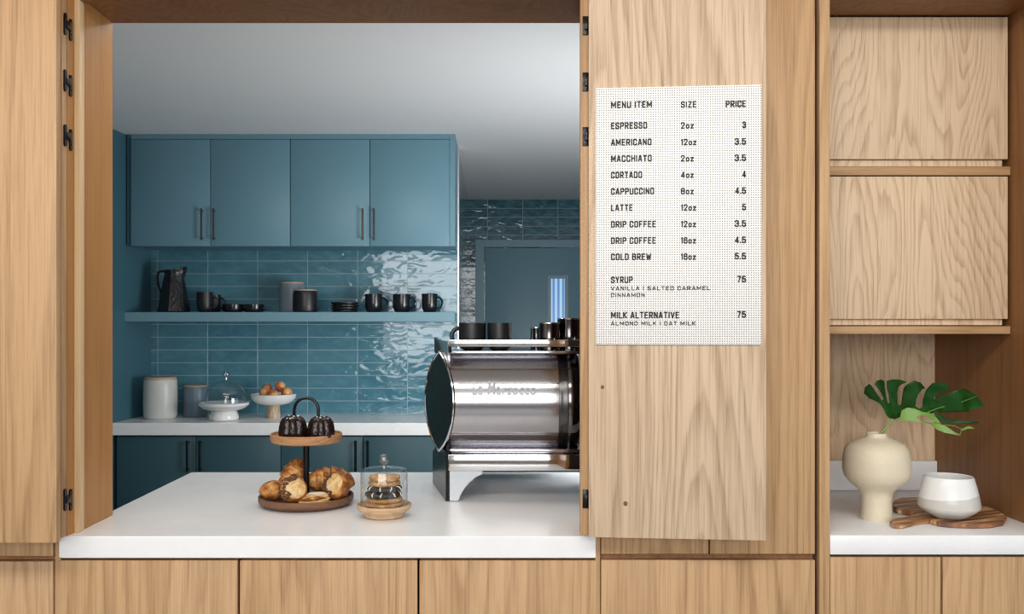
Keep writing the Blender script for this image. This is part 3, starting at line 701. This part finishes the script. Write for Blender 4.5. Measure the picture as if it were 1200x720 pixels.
# ------------------------------------------------------------------ two-tier pastry stand
ty = .418; tx = X(359, ty)
st_ = thing('tiered_stand', (tx, ty, CT), 'two-tier wooden stand with black pole and arched handle', 'cake stand')
b = new(); R1 = .1435
lathe(b, [(0, .0), (R1*.80, .0), (R1*.90, .004), (R1*.985, .012), (R1, .020), (R1, .029), (R1*.985, .031), (R1*.955, .030), (R1*.94, .022), (R1*.92, .019), (0, .019)], n=64)
part('lower_tray', b, M['acaciadark'], st_, local=True, label='dark lower tray')
R2 = .1085; zz = 1.103-CT
b = new(); lathe(b, [(0, zz), (R2*.86, zz), (R2*.96, zz+.004), (R2, zz+.011), (R2, zz+.027), (R2*.985, zz+.029), (R2*.95, zz+.028), (R2*.93, zz+.021), (R2*.9, zz+.019), (0, zz+.019)], n=56)
part('upper_tray', b, M['acacia'], st_, local=True, label='lighter upper tray')
b = new(); lathe(b, [(0, .019), (.017, .019), (.017, .024), (.0093, .027), (.0093, zz), (0, zz)], n=24); part('pole', b, M['blackmetal'], st_, local=True)
hr = .0370; ht = 1.239-CT-hr
b = new(); tube(b, [(hr, 0, zz+.018), (hr, 0, ht)]+arc((0, 0, ht), hr, 0, 180, 16)[1:-1]+[(-hr, 0, ht), (-hr, 0, zz+.018)], .0048, 10); part('handle', b, M['blackmetal'], st_, local=True)
def cake(px, yy, rr, hh, label):
    t_ = thing('chocolate_cake', (X(px, yy), yy, CT+zz+.0195), label, 'cake', 'chocolate cakes on the upper tier')
    b = new(); lathe(b, [(0, 0), (rr*.86, 0), (rr*.97, hh*.06), (rr, hh*.25), (rr*.96, hh*.5), (rr*.88, hh*.74), (rr*.72, hh*.91), (rr*.5, hh), (rr*.28, hh*.97), (rr*.14, hh*.82), (0, hh*.75)], n=72, flute=9, famp=.13)
    part('cake', b, M['choc'], t_, local=True, ang=80)
    rg = random.Random(label)
    for i in range(9):
        b = new()
        a = rg.uniform(0, 2*PI) if i > 3 else rg.uniform(-2.6, -.5); q = rg.uniform(.3, .7)*rr
        c = Matrix.Translation((q*math.cos(a), q*math.sin(a), hh*(1.0-max(0, q/rr-.45)*.35)+.0005)) @ Matrix.Scale(rg.uniform(.8, 1.5), 4)
        bmesh.ops.create_icosphere(b, subdivisions=1, radius=.0026, matrix=c)
        part('sugar_pearl', b, M['icing'], t_, local=True)
cake(343.5, ty-.047, .0418, .066, 'dark chocolate fluted cake on the left of the upper tier')
cake(376.2, ty-.044, .0400, .064, 'dark chocolate fluted cake on the right of the upper tier')
# pastries on the lower tray
TZ = CT+.020
def croissant_bm(Ln, Rd, bend, turns=5, seed=1, rid=.24):
    b = new(); n = 56; m_ = 20; rings = []
    for i in range(n+1):
        t_ = -1+2*i/n
        env = max(.16, (1-abs(t_)**2.1)**.62)
        fr_ = ((t_+1)*turns/2*1.) % 1.
        ridge = 1+rid*(1-fr_)**1.1*(1 if abs(t_) < .96 else 0)
        rr = Rd*env*ridge
        c = Vector((Ln/2*t_, bend*t_*t_, 0))
        tang = Vector((Ln/2, 2*bend*t_, 0)).normalized(); nn = Vector((-tang.y, tang.x, 0))
        ring = []
        for k in range(m_):
            a = 2*PI*k/m_
            wob = 1+.05*mnoise.noise(Vector((t_*4+seed, math.cos(a)*1.5, math.sin(a)*1.5)))
            p = c+rr*wob*(math.cos(a)*nn+Vector((0, 0, math.sin(a)*.92)))
            ring.append(p)
        rings.append([b.verts.new(p) for p in ring])
    for A, B in zip(rings, rings[1:]):
        for k in range(m_): b.faces.new((A[k], B[k], B[(k+1) % m_], A[(k+1) % m_]))
    b.faces.new(rings[0]); b.faces.new(rings[-1][::-1])
    bmesh.ops.recalc_face_normals(b, faces=b.faces[:])
    return b
def rest(o, z):
    bpy.context.view_layer.update()
    objs = [o]+[c for c in bpy.data.objects if c.parent == o]
    zm = min((c.matrix_world @ v.co).z for c in objs if c.type == 'MESH' for v in c.data.vertices)
    o.location.z += z-zm
def croissant(name, px, yy, Ln, Rd, bend, rot, label, turns=5, zoff=0., seed=1, m='croissant', rid=.24):
    o = single(name, croissant_bm(Ln, Rd, bend, turns, seed, rid), M[m], (X(px, yy), yy, TZ), label, 'pastry', 'pastries on the lower tier', local=True, ang=60)
    o.rotation_euler = rot; rest(o, TZ+zoff); return o
croissant('croissant', 342, ty+.045, .125, .034, -.012, (0, R(-62), R(15)), 'golden croissant leaning upright against the left side of the pole', 5)
croissant('croissant', 387, ty+.055, .150, .040, -.022, (R(12), R(4), R(6)), 'large ridged croissant at the back right of the lower tier', 6, seed=3)
croissant('bread_roll', 320, ty-.035, .082, .031, -.004, (0, R(-6), R(12)), 'plain golden roll at the left edge of the lower tier', 2, seed=8, m='crust', rid=.04)
def slice_(px, yy, rr, th, rot, label, seed):
    t_ = thing('nut_pastry', (X(px, yy), yy, TZ), label, 'pastry', 'pastries on the lower tier', rot)
    b = new(); lathe(b, [(0, -th/2), (rr*.80, -th/2), (rr*.96, -th*.36), (rr, -th*.1), (rr*.99, th*.2), (rr*.93, th*.42), (rr*.84, th/2), (0, th/2)], n=40)
    for v in b.verts: v.co += v.co.normalized()*.0022*mnoise.noise(v.co*60+Vector((seed, 0, 0)))
    part('crust', b, M['crust'], t_, local=True, ang=60)
    b = new(); lathe(b, [(0, th/2+.002), (rr*.55, th/2+.0025), (rr*.80, th/2+.001), (rr*.84, th/2-.003)], n=32)
    for v in b.verts: v.co.z += .0015*mnoise.noise(v.co*110)
    part('cut_face', b, M['crumb'], t_, local=True, ang=60, label='pale crumb face')
    b = new(); rg = random.Random(seed)
    for i in range(170):
        a = rg.uniform(R(80), R(240)); q = rr*rg.uniform(.58, 1.03); zz_ = th/2+rg.uniform(-.001, .004) if q < rr*.90 else rg.uniform(-.3, .45)*th
        bmesh.ops.create_icosphere(b, subdivisions=1, radius=rg.uniform(.0025, .0046), matrix=Matrix.Translation((q*math.cos(a), q*math.sin(a), zz_)) @ Matrix.Rotation(rg.uniform(0, 6), 4, 'X') @ Matrix.Diagonal((1, .7, .85, 1)))
    part('topping', b, M['nut'], t_, local=True, label='dark chocolate nut crumbs')
    rest(t_, TZ); return t_
slice_(344, ty-.083, .041, .036, (R(62), R(4), R(24)), 'round pastry with chocolate nut crumbs at the front left of the lower tier', 4)
slice_(395, ty-.040, .041, .040, (R(60), R(-35), R(-12)), 'round pastry with chocolate nut crumbs at the right of the lower tier', 9)
# flat folded pastry in the middle front
t_ = thing('folded_pastry', (X(368.5, ty-.088), ty-.088, TZ), 'flat sugar-dusted folded pastry at the front centre of the lower tier', 'pastry', 'pastries on the lower tier', (0, 0, R(8)))
b = new()
for k_, (s_, z_, h_) in enumerate(((1., .0, .011), (.9, .010, .010), (.72, .019, .010))):
    vs = lathe(b, [(0, z_), (.044*s_, z_), (.048*s_, z_+h_*.5), (.041*s_, z_+h_), (0, z_+h_+.002)], n=30)
    for v in vs: v.co.y *= .62; v.co.z += .004*mnoise.noise(v.co*50) if z_ else 0; v.co.x += k_*.004
part('layers', b, M['crumb'], t_, local=True, ang=60)
b = new(); tube(b, [(-.038, -.017, .014), (-.015, -.026, .017), (.012, -.025, .02), (.036, -.012, .017)], .005, 8, rads=[.002, .005, .006, .002]); part('crust_edge', b, M['croissant'], t_, local=True)
b = new(); lathe(b, [(0, .0335), (.02, .033), (.028, .030)], n=24)
for v in b.verts: v.co.y *= .6; v.co.x += .007
part('sugar_dusting', b, M['sugar'], t_, local=True)
rest(t_, TZ)

# ------------------------------------------------------------------ cookie jar
jy = .240; jx = X(450, jy); k = L(1, jy)
r = thing('cookie_jar_base', (jx, jy, CT), 'turned wooden base under the glass cookie cloche', 'stand')
b = new(); lathe(b, [(0, 0), (20*k, 0), (23*k, 1.5*k), (24*k, 4*k), (25*k, 6*k), (29.5*k, 8.5*k), (32*k, 12*k), (32.3*k, 15*k), (31*k, 15.6*k), (29.5*k, 14*k), (28.6*k, 12.5*k), (0, 12.5*k)], n=56)
part('turned_base', b, M['jarwood'], r, local=True)
JZ = CT+12.6*k
d = thing('glass_cloche', (jx, jy, JZ), 'clear glass cloche with ball knob covering the cookies', 'dome'); d.scale.z = 1.07
pr = [(27.6*k, 0), (27.6*k, 37*k), (27.0*k, 39.5*k), (24.5*k, 40.6*k), (6*k, 41.6*k), (0, 41.8*k)]
b = new(); lathe(b, pr+[(0, 41.0*k), (6*k, 40.8*k), (24*k, 39.8*k), (26.2*k, 38.8*k), (26.7*k, 36.5*k), (26.7*k, 0), (27.6*k, 0)], n=56); part('bell', b, M['glass'], d, local=True)
b = new(); lathe(b, [(0, 41.6*k), (4*k, 41.8*k), (3*k, 44*k), (3.2*k, 45.5*k), (5.4*k, 47.5*k), (6.4*k, 51*k), (5.4*k, 54.5*k), (3*k, 56.6*k), (0, 57*k)], n=28); part('knob', b, M['glassknob'], d, local=True)
zc = JZ+.0006
cl = ['bottom plain cookie in the glass cloche', 'second plain cookie from the bottom in the glass cloche', 'chocolate cookie with white icing, lower one in the cloche', 'chocolate cookie with white icing, upper one in the cloche', 'plain cookie second from the top in the cloche', 'top plain cookie in the glass cloche']
for i, (rr, hh, mm, dx) in enumerate(((22, 5, 'cookie', 0), (21.5, 5, 'cookie', .6), (21.8, 6.2, 'choccookie', -.8), (20.5, 6.2, 'choccookie', .6), (19, 5.2, 'cookie', .5), (18.5, 6, 'cookie', .9))):
    rr *= k; hh *= k*1.1
    t_ = thing('cookie', (jx+dx*k, jy, zc), cl[i], 'cookie', 'cookies under the glass cloche', (0, 0, i*1.3))
    b = new(); lathe(b, [(0, 0), (rr*.86, 0), (rr*.97, hh*.25), (rr, hh*.5), (rr*.95, hh*.8), (rr*.8, hh*.95), (0, hh*.97)], n=36)
    for v in b.verts:
        f_ = 1+.03*mnoise.noise(Vector((math.atan2(v.co.y, v.co.x)*2, i*3., 0))); v.co.x *= f_; v.co.y *= f_
    part('biscuit', b, M[mm], t_, local=True, ang=60)
    if mm == 'choccookie':
        rg = random.Random(i)
        for q in range(9):
            b = new()
            a = q*2*PI/9+rg.uniform(-.2, .2); p0 = Vector((math.cos(a), math.sin(a), 0)); s0 = Vector((-p0.y, p0.x, 0))
            w0 = rg.uniform(-.25, .25)
            tube(b, [p0*rr*.80+Vector((0, 0, hh*.99)), p0*rr*.985+s0*rr*w0*.5+Vector((0, 0, hh*.75)), p0*rr*1.03+s0*rr*w0+Vector((0, 0, hh*.35))], 1., 6, rads=[.0016, .0022, .0014])
            part('icing_drip', b, M['icing'], t_, local=True)
    zc += hh*.985

# ------------------------------------------------------------------ espresso machine
my = .465; cyl_y, cyl_z, CR = .651, 1.2175, .186
mr_ = thing('espresso_machine', (.06, .64, CT), 'polished steel espresso machine with barrel body at the right of the counter', 'coffee machine')
def endx(yy): return -.117-.57*(yy-(cyl_y-CR))       # slanting plane of the left end
PH = .158                                              # the round profile is cut flat above and below
ca = math.asin(PH/CR)
cc = CR*math.cos(ca)
PROF = [(-CR*math.cos(a), CR*math.sin(a)) for a in [-ca+2*ca*i/36 for i in range(37)]]
PROF += [(CR*math.cos(a)-2*cc, CR*math.sin(a)) for a in [ca-2*ca*i/36 for i in range(1, 36)]]
n = len(PROF)
def sect(b, k, xf, grow=0.):
    out_ = []
    for p in PROF:
        y_ = cyl_y-cc+(p[0]+cc)*k; out_.append(b.verts.new((xf(y_), y_, cyl_z+p[1]*k)))
    return out_
def loft(b, rings):
    for P, Q in zip(rings, rings[1:]):
        for q in range(n): b.faces.new((P[q], P[(q+1) % n], Q[(q+1) % n], Q[q]))
    b.faces.new(rings[0]); b.faces.new(rings[-1][::-1]); bmesh.ops.recalc_face_normals(b, faces=b.faces[:])
# barrel
b = new(); loft(b, [sect(b, 1, endx), sect(b, 1, lambda y_: .2075)])
part('barrel', b, M['steelbody'], mr_)
# left end plate: lens-shaped, slightly proud of the barrel, with a rolled rim
b = new(); nx = Vector((-1, -.57, 0)).normalized()
def disc(k, off):
    vs = sect(b, k, endx)
    for v in vs: v.co += nx*off
    return vs
loft(b, [disc(1.008, -.003), disc(1.012, .002), disc(1.005, .006), disc(.97, .006), disc(.6, .010), disc(.2, .013)])
part('end_plate', b, M['plate'], mr_)
b = new(); tube(b, [Vector((endx(cyl_y+p[0]), cyl_y+p[0], cyl_z+p[1]))+nx*.004 for p in PROF], .0042, 8, closed=True); part('plate_rim', b, M['steel'], mr_)
# right end: two dark curved bands
b = new(); loft(b, [sect(b, .97, lambda y_: .2077), sect(b, .97, lambda y_: .216), sect(b, .985, lambda y_: .218), sect(b, .985, lambda y_: .238)]); part('end_ring', b, M['endband'], mr_)
b = new(); loft(b, [sect(b, 1.0, lambda y_: .2385), sect(b, 1.01, lambda y_: .243), sect(b, 1.01, lambda y_: .266), sect(b, .97, lambda y_: .274)]); part('end_plate', b, M['steeldark'], mr_)
# seam line and lower sill
a_ = math.asin((Z(449.5, cyl_y-CR)-cyl_z)/CR)
part('seam', bx(-.108, .207, cyl_y-CR*math.cos(a_)-.0012, cyl_y-CR*math.cos(a_)+.003, cyl_z+CR*math.sin(a_)-.0007, cyl_z+CR*math.sin(a_)+.0007), M['steeldark'], mr_)
part('sill', bx(-.135, .42, my+.012, my+.40, 1.0605, 1.0745, bev=.004), M['steelbody'], mr_)
part('base_rail', bx(-.138, .425, my-.004, my+.44, 1.0086, 1.0595, bev=.003), M['steel'], mr_)
# cup rail and deck
part('cup_rail', bx(-.1365, .422, my+.005, my+.013, 1.3945, 1.4165, bev=.002), M['steel'], mr_)
b = new(); box(b, -.136, .422, my+.02, my+.40, 1.371, 1.381, bev=.001)
part('cup_deck', b, M['steelbody'], mr_)
for xx in (-.133, .418):
    part('rail_post', tube(new(), [(xx, my+.016, 1.376), (xx, my+.016, 1.40)], .005, 8), M['blackmetal'], mr_)
# left tray wing: black curved fin with pale inner cheek
b = new(); f0 = Vector((X(527, .49), .49)); f1 = Vector((X(512.5, .78), .78))
def wing(b, pts, th=.006):
    """pts (s along the slanting side 0..1, z)"""
    d_ = (f1-f0).normalized(); nn = Vector((-d_.y, d_.x))
    A = []; B = []
    for s_, z_ in pts:
        p = f0+(f1-f0)*s_; A.append(b.verts.new((p.x, p.y, z_))); p2 = p+nn*th; B.append(b.verts.new((p2.x, p2.y, z_)))
    m_ = len(pts); b.faces.new(A); b.faces.new(B[::-1])
    for i in range(m_): b.faces.new((A[i], B[i], B[(i+1) % m_], A[(i+1) % m_]))
    bmesh.ops.recalc_face_normals(b, faces=b.faces[:])
wing(b, [(0, 1.376), (0, 1.41), (.5, 1.412), (1, 1.418), (1, 1.376)])
part('tray_cheek', b, M['trimmetal'], mr_)
b = new(); wing(b, [(1.0, 1.366), (.45, 1.366), (.55, 1.39), (.75, 1.408), (1.02, 1.42)], .010)
part('tray_fin', b, M['blackmatte'], mr_)
# feet: chrome bracket in front, black slanting side plate
fz = [Z(p, my) for p in (552, 588)]
def foot(sgn, xr):
    pts = [(527, 552), (565.5, 552), (565, 556), (557, 560), (550, 566), (544, 573), (540, 580), (537, 587.5), (527, 587.5)]
    P_ = [((X(a, my)-X(527, my))*sgn+xr, Z(c, my)) for a, c in pts]; P_ = [(a, max(CT+.001, c)) for a, c in P_]
    b = new(); prism(b, P_, my, my+.03, bev=.002); part('foot', b, M['footmetal'], mr_)
foot(1, X(527, my)); foot(-1, .42)
b = new(); f0 = Vector((X(526.8, my), my)); f1 = Vector((X(511, .78), .78))
wing(b, [(0, Z(587, my)), (0, Z(551, my)), (0, Z(530, my)), (.7, Z(530, my)), (.85, Z(540, my)), (1, Z(545, my)), (1, CT+.004)], .012)
part('side_plate', b, M['blackmetal'], mr_)
b = new(); f0 = Vector((.422, my)); f1 = Vector((.43, .80)); wing(b, [(0, Z(587, my)), (0, Z(530, my)), (1, Z(530, my)), (1, CT+.004)], -.012); part('side_plate', b, M['blackmetal'], mr_)
# barista side: housing, group head, drip tray
part('housing', bx(-.145, .26, .60, .86, 1.075, 1.369, bev=.01), M['steelbody'], mr_)
part('drip_tray', bx(-.15, .26, .872, 1.0, CT+.03, CT+.075, bev=.004), M['steeldark'], mr_)
b = new(); lathe(b, [(0, 1.13), (.034, 1.13), (.036, 1.16), (.03, 1.20), (0, 1.20)], (.05, .91, 0), 28); box(b, .03, .07, .85, .91, 1.16, 1.19); part('group_head', b, M['steel'], mr_)
# raised lettering on the barrel
bm = text_mesh('La Marzocco', .012)
xs = [v.co.x for v in bm.verts]; a0, a1 = min(xs), max(xs); yw = cyl_y-CR
for v in bm.verts:
    u = (v.co.x-a0)/(a1-a0); kx = .9 if u < .4 else .62
    z_ = Z(463, yw)+v.co.y*L(16.5 if u < .40 else 13.5, yw)/.72
    ds = (CR**2-(z_-cyl_z)**2)**.5
    v.co = Vector((X(553.5, yw)+u*(X(628, yw)-X(553.5, yw))+v.co.y*.004, cyl_y-ds-.0012-v.co.z*.25, z_))
part('lettering', bm, M['lettergrey'], mr_, sm=False, label='raised grey lettering')
# cups on top
DZ = 1.3815
G = 'cups on top of the espresso machine'
mug('matt black mug at the left end of the machine top', 553.5, 32, 32, 0, .56, 190, 'blackmatte', G, z=DZ, rad=.007)
mug('matt black mug second from the left on the machine top', 585.3, 28.5, 32, 0, .56, 80, 'blackmatte', G, z=DZ, rad=.006)
def steelcup(label, px, w, top, y):
    r_ = L(w, y)/2; hh = Z(top, y)-DZ
    t_ = thing('steel_cup', (X(px, y), y, DZ), label, 'cup', G)
    b = new(); lathe(b, [(0, 0), (r_*.95, 0), (r_*.98, hh*.04), (r_, hh*.5), (r_*.985, hh*.95), (r_*1.01, hh), (r_*.95, hh), (r_*.93, hh*.1), (0, hh*.08)], n=40)
    part('cup', b, M['steeldark'], t_, local=True)
    b = new(); lathe(b, [(r_*.95, hh), (r_*1.0, hh+.001), (r_*1.02, hh-.001), (r_*1.0, hh-.004)], n=40); part('rim', b, M['steel'], t_, local=True)
steelcup('small dark steel cup, left of the two larger steel cups on the machine', 629, 15, 384, .70)
steelcup('dark polished steel cup in the middle of the steel trio on the machine', 644, 25, 378.5, .56)
steelcup('tallest dark steel cup at the right end of the machine top', 668, 30, 373.5, .60)

# ------------------------------------------------------------------ niche still life
vy = .19; k = L(1, vy); vx = X(1027, vy)
r = thing('vase', (vx, vy, NT_), 'cream stoneware vase with bulbous body on a narrow foot', 'vase')
b = new(); pr = [(0, 0), (17.5*k, 0), (18*k, 1*k), (17.2*k, 10*k), (17*k, 24*k), (18*k, 31*k), (22*k, 37*k), (30*k, 43*k), (35.5*k, 50*k), (37.6*k, 58*k), (37.4*k, 72*k), (35.5*k, 82*k), (31*k, 88.5*k), (22*k, 93*k), (13.5*k, 96*k), (11.6*k, 98*k), (11.4*k, 101*k), (10*k, 101.3*k), (9.2*k, 98*k), (9*k, 92*k), (25*k, 84*k), (30*k, 70*k), (20*k, 50*k), (0, 48*k)]
lathe(b, pr, n=64); part('vessel', b, M['vase'], r, local=True, ang=50)
# monstera leaf: traced in its own plane, then bent
def LP(cx, cy): return 1000+cx/7.2, 430+cy/7.2
ly = .20
def leafmesh(pts, depth, th=.0012):
    n0 = len(pts); V2 = [Vector(p) for p in pts]
    xs = [p[0] for p in pts]; zs = [p[1] for p in pts]; g_ = .006; i = min(xs)+g_/2
    while i < max(xs):
        j = min(zs)+g_/2
        while j < max(zs):
            if all((Vector((i, j))-q).length > g_*.45 for q in V2[:n0]): V2.append(Vector((i, j)))
            j += g_
        i += g_
    o2 = delaunay_2d_cdt(V2, [], [list(range(n0))], 1, 1e-7)
    b = new(); vs = [b.verts.new((p.x, 0, p.y)) for p in o2[0]]
    for f in o2[2]: b.faces.new([vs[q] for q in f])
    bmesh.ops.delete(b, geom=[v for v in b.verts if not v.link_faces], context='VERTS')
    for v in b.verts: v.co.y = depth(v.co.x, v.co.z)
    bmesh.ops.recalc_face_normals(b, faces=b.faces[:])
    b.verts.index_update()
    F_ = [[v.index for v in f.verts] for f in b.faces]; E_ = [[v.index for v in e.verts] for e in b.edges if len(e.link_faces) == 1]
    V_ = b.verts[:]; W_b = [b.verts.new(v.co+Vector((0, th, 0))) for v in V_]
    for f in F_: b.faces.new([W_b[i] for i in f[::-1]])
    for i, j in E_: b.faces.new((V_[i], V_[j], W_b[j], W_b[i]))
    bmesh.ops.recalc_face_normals(b, faces=b.faces[:])
    return b
def wpts(cpts, y): return [(X(LP(*p)[0], y), Z(LP(*p)[1], y)) for p in cpts]
base = wpts([(330, 445)], ly)[0]
lf = thing('monstera_leaf', (base[0], ly, base[1]), 'large split green monstera leaf standing in the cream vase', 'leaf')
up = [(330, 445), (290, 430), (265, 405), (235, 350), (190, 302), (110, 258), (72, 220), (72, 170), (92, 138), (112, 155), (165, 225), (212, 282), (230, 270), (200, 215), (134, 140), (150, 112), (198, 102), (236, 120), (240, 170), (254, 245), (278, 308), (296, 302), (286, 240), (262, 180), (254, 116), (300, 102), (350, 104), (392, 122), (368, 138), (347, 165), (350, 220), (364, 290), (378, 326), (395, 318), (388, 250), (382, 180), (394, 145), (440, 110), (510, 124), (566, 176), (530, 186), (492, 222), (480, 270), (488, 328), (520, 348), (540, 330), (545, 262), (575, 195), (620, 132), (680, 124), (730, 150), (728, 185), (682, 222), (650, 258), (660, 272), (700, 242), (780, 192), (850, 170), (940, 205), (990, 238), (1050, 325), (1000, 350), (900, 370), (720, 384), (640, 392), (560, 392), (500, 380), (440, 400), (400, 430), (360, 446)]
cx0 = base[0]; cz0 = base[1]
part('blade', leafmesh(wpts(up, ly), lambda x, z: .03-.9*(z-cz0)*.35-(x-cx0)*.10+.012*math.sin((x-cx0)*60+(z-cz0)*25)+ly-.03), M['leaf'], lf, ang=80)
lo = [(375, 445), (402, 425), (422, 372), (470, 348), (520, 352), (580, 380), (650, 388), (700, 418), (740, 482), (700, 470), (655, 440), (600, 412), (545, 412), (528, 430), (560, 455), (640, 470), (700, 475), (770, 495), (830, 545), (890, 575), (850, 572), (760, 555), (700, 530), (650, 485), (560, 468), (460, 458)]
part('underside_lobe', leafmesh(wpts(lo, ly-.03), lambda x, z: ly-.032-.25*(cz0-z)+.006*math.sin((x-cx0)*70)), M['leafpale'], lf, ang=80, label='pale green underside')
lo2 = [(660, 392), (720, 400), (770, 435), (860, 450), (960, 455), (1028, 450), (1005, 470), (920, 478), (820, 472), (745, 470), (700, 440)]
part('lower_lobe', leafmesh(wpts(lo2, ly-.01), lambda x, z: ly-.012-.08*(x-cx0)+.004*math.sin((x-cx0)*50)), M['leaf'], lf, ang=80)
b = new(); tp = wpts([(770, 490), (850, 500), (910, 525), (905, 565), (880, 576)], ly-.03); tube(b, [(p[0], ly-.03, p[1]) for p in tp], .0012, 6)
tp = wpts([(905, 535), (960, 505), (985, 500), (1025, 522), (970, 525), (920, 540)], ly-.03)
part('tendril', b, M['leafpale'], lf)
part('tip_lobe', leafmesh(tp, lambda x, z: ly-.03+.05*(x-cx0)*.1), M['leafpale'], lf)
b = new(); tp = wpts([(335, 440), (318, 468), (280, 515), (235, 562), (205, 600), (190, 640), (175, 700)], ly-.006); tube(b, [(p[0], ly-.004-.000*i, p[1]) for i, p in enumerate(tp)], .0034, 8, rads=[.0026, .003, .0036, .004, .0042, .0042, .004]); part('stem', b, M['stem'], lf)
# midrib of the folded leaf
b = new(); tp = wpts([(590, 378), (700, 345), (850, 285), (985, 240)], ly)
tube(b, [(p[0], .03-.9*(p[1]-cz0)*.35-(p[0]-cx0)*.10+.012*math.sin((p[0]-cx0)*60+(p[1]-cz0)*25)+ly-.0318, p[1]) for p in tp], .0010, 6, rads=[.0013, .0012, .001, .0006])
part('midrib', b, M['leafpale'], lf)
# cutting board
M['board'] = mat('striped_acacia', (.4, .2, .09), .45); t = NT(M['board'])
v = t.coords((1, 1, 1), False)
ro = t.n('ShaderNodeVectorRotate', rotation_type='Z_AXIS'); t.l(v, ro.inputs['Vector']); ro.inputs['Angle'].default_value = R(-24)
mu = t.n('ShaderNodeVectorMath', operation='MULTIPLY'); t.l(ro.outputs[0], mu.inputs[0]); mu.inputs[1].default_value = (1.2, 17, 3)
nz = t.noise(mu.outputs[0], 1.6, 2.5, .55)
t.l(t.ramp(nz, [(.36, (.12, .048, .022)), (.45, (.26, .115, .05)), (.49, (.36, .17, .075)), (.53, (.74, .53, .30)), (.58, (.46, .22, .085)), (.66, (.2, .08, .03))]), t.b.inputs['Base Color'])
def BP(px, py): # pixel on the niche counter
    D = (EYE-NT_)*F/(py-VY); return ((px-VX)*D/F, D-DCAM)
bt = .014
out = [(1045, 598), (1047, 592), (1056, 588.5), (1072, 588), (1090, 589), (1110, 588), (1135, 588.5), (1152, 593), (1166, 599), (1176, 605), (1180, 611), (1176, 617), (1160, 620), (1140, 620.5), (1115, 619.5), (1100, 618), (1088, 614.5), (1072, 617), (1056, 621), (1046, 620), (1042.5, 616.5), (1047, 613.5), (1062, 611.5), (1073, 608), (1066, 605.5), (1052, 603)]
P_ = [BP(*p) for p in out]
P_ = [(min(a, 1.45), max(.012, c)) for a, c in P_]
b = new(); prism(b, P_, NT_+.0005, NT_+bt, 'xy', bev=.003)
single('cutting_board', b, M['board'], (1.30, .17, NT_), 'striped acacia cutting board with handle lying under the white bowl', 'cutting board')
# bowl
by = .148; k = L(1, by); bx_ = X(1112, by)
M['bowl'] = mat('two_tone_glaze', (.8, .8, .78), .25, spec=.5); t = NT(M['bowl'])
sp = t.n('ShaderNodeSeparateXYZ'); t.l(t.coords((1, 1, 1), False), sp.inputs[0])
hgt = t.math('ADD', sp.outputs[2], t.math('MULTIPLY', sp.outputs[0], -.10))
hgt = t.math('ADD', hgt, t.math('MULTIPLY', t.noise(t.coords((1, 1, 1), False), 25, 1), .004))
t.l(t.mix((.62, .605, .56), (.84, .84, .83), t.math('GREATER_THAN', hgt, 27*k)), t.b.inputs['Base Color'])
b = new(); lathe(b, [(0, 0), (16*k, 0), (19*k, 1*k), (27*k, 6.5*k), (33*k, 11.5*k), (34*k, 14.5*k), (32.4*k, 25*k), (29.6*k, 37*k), (26.8*k, 47*k), (26*k, 48.3*k), (25*k, 47.6*k), (28*k, 36*k), (30.5*k, 15*k), (24*k, 7*k), (0, 4*k)], n=64)
single('bowl', b, M['bowl'], (bx_, by, NT_+bt+.0006), 'white and grey glazed bowl tapering upward on the cutting board', 'bowl', local=True, ang=50)
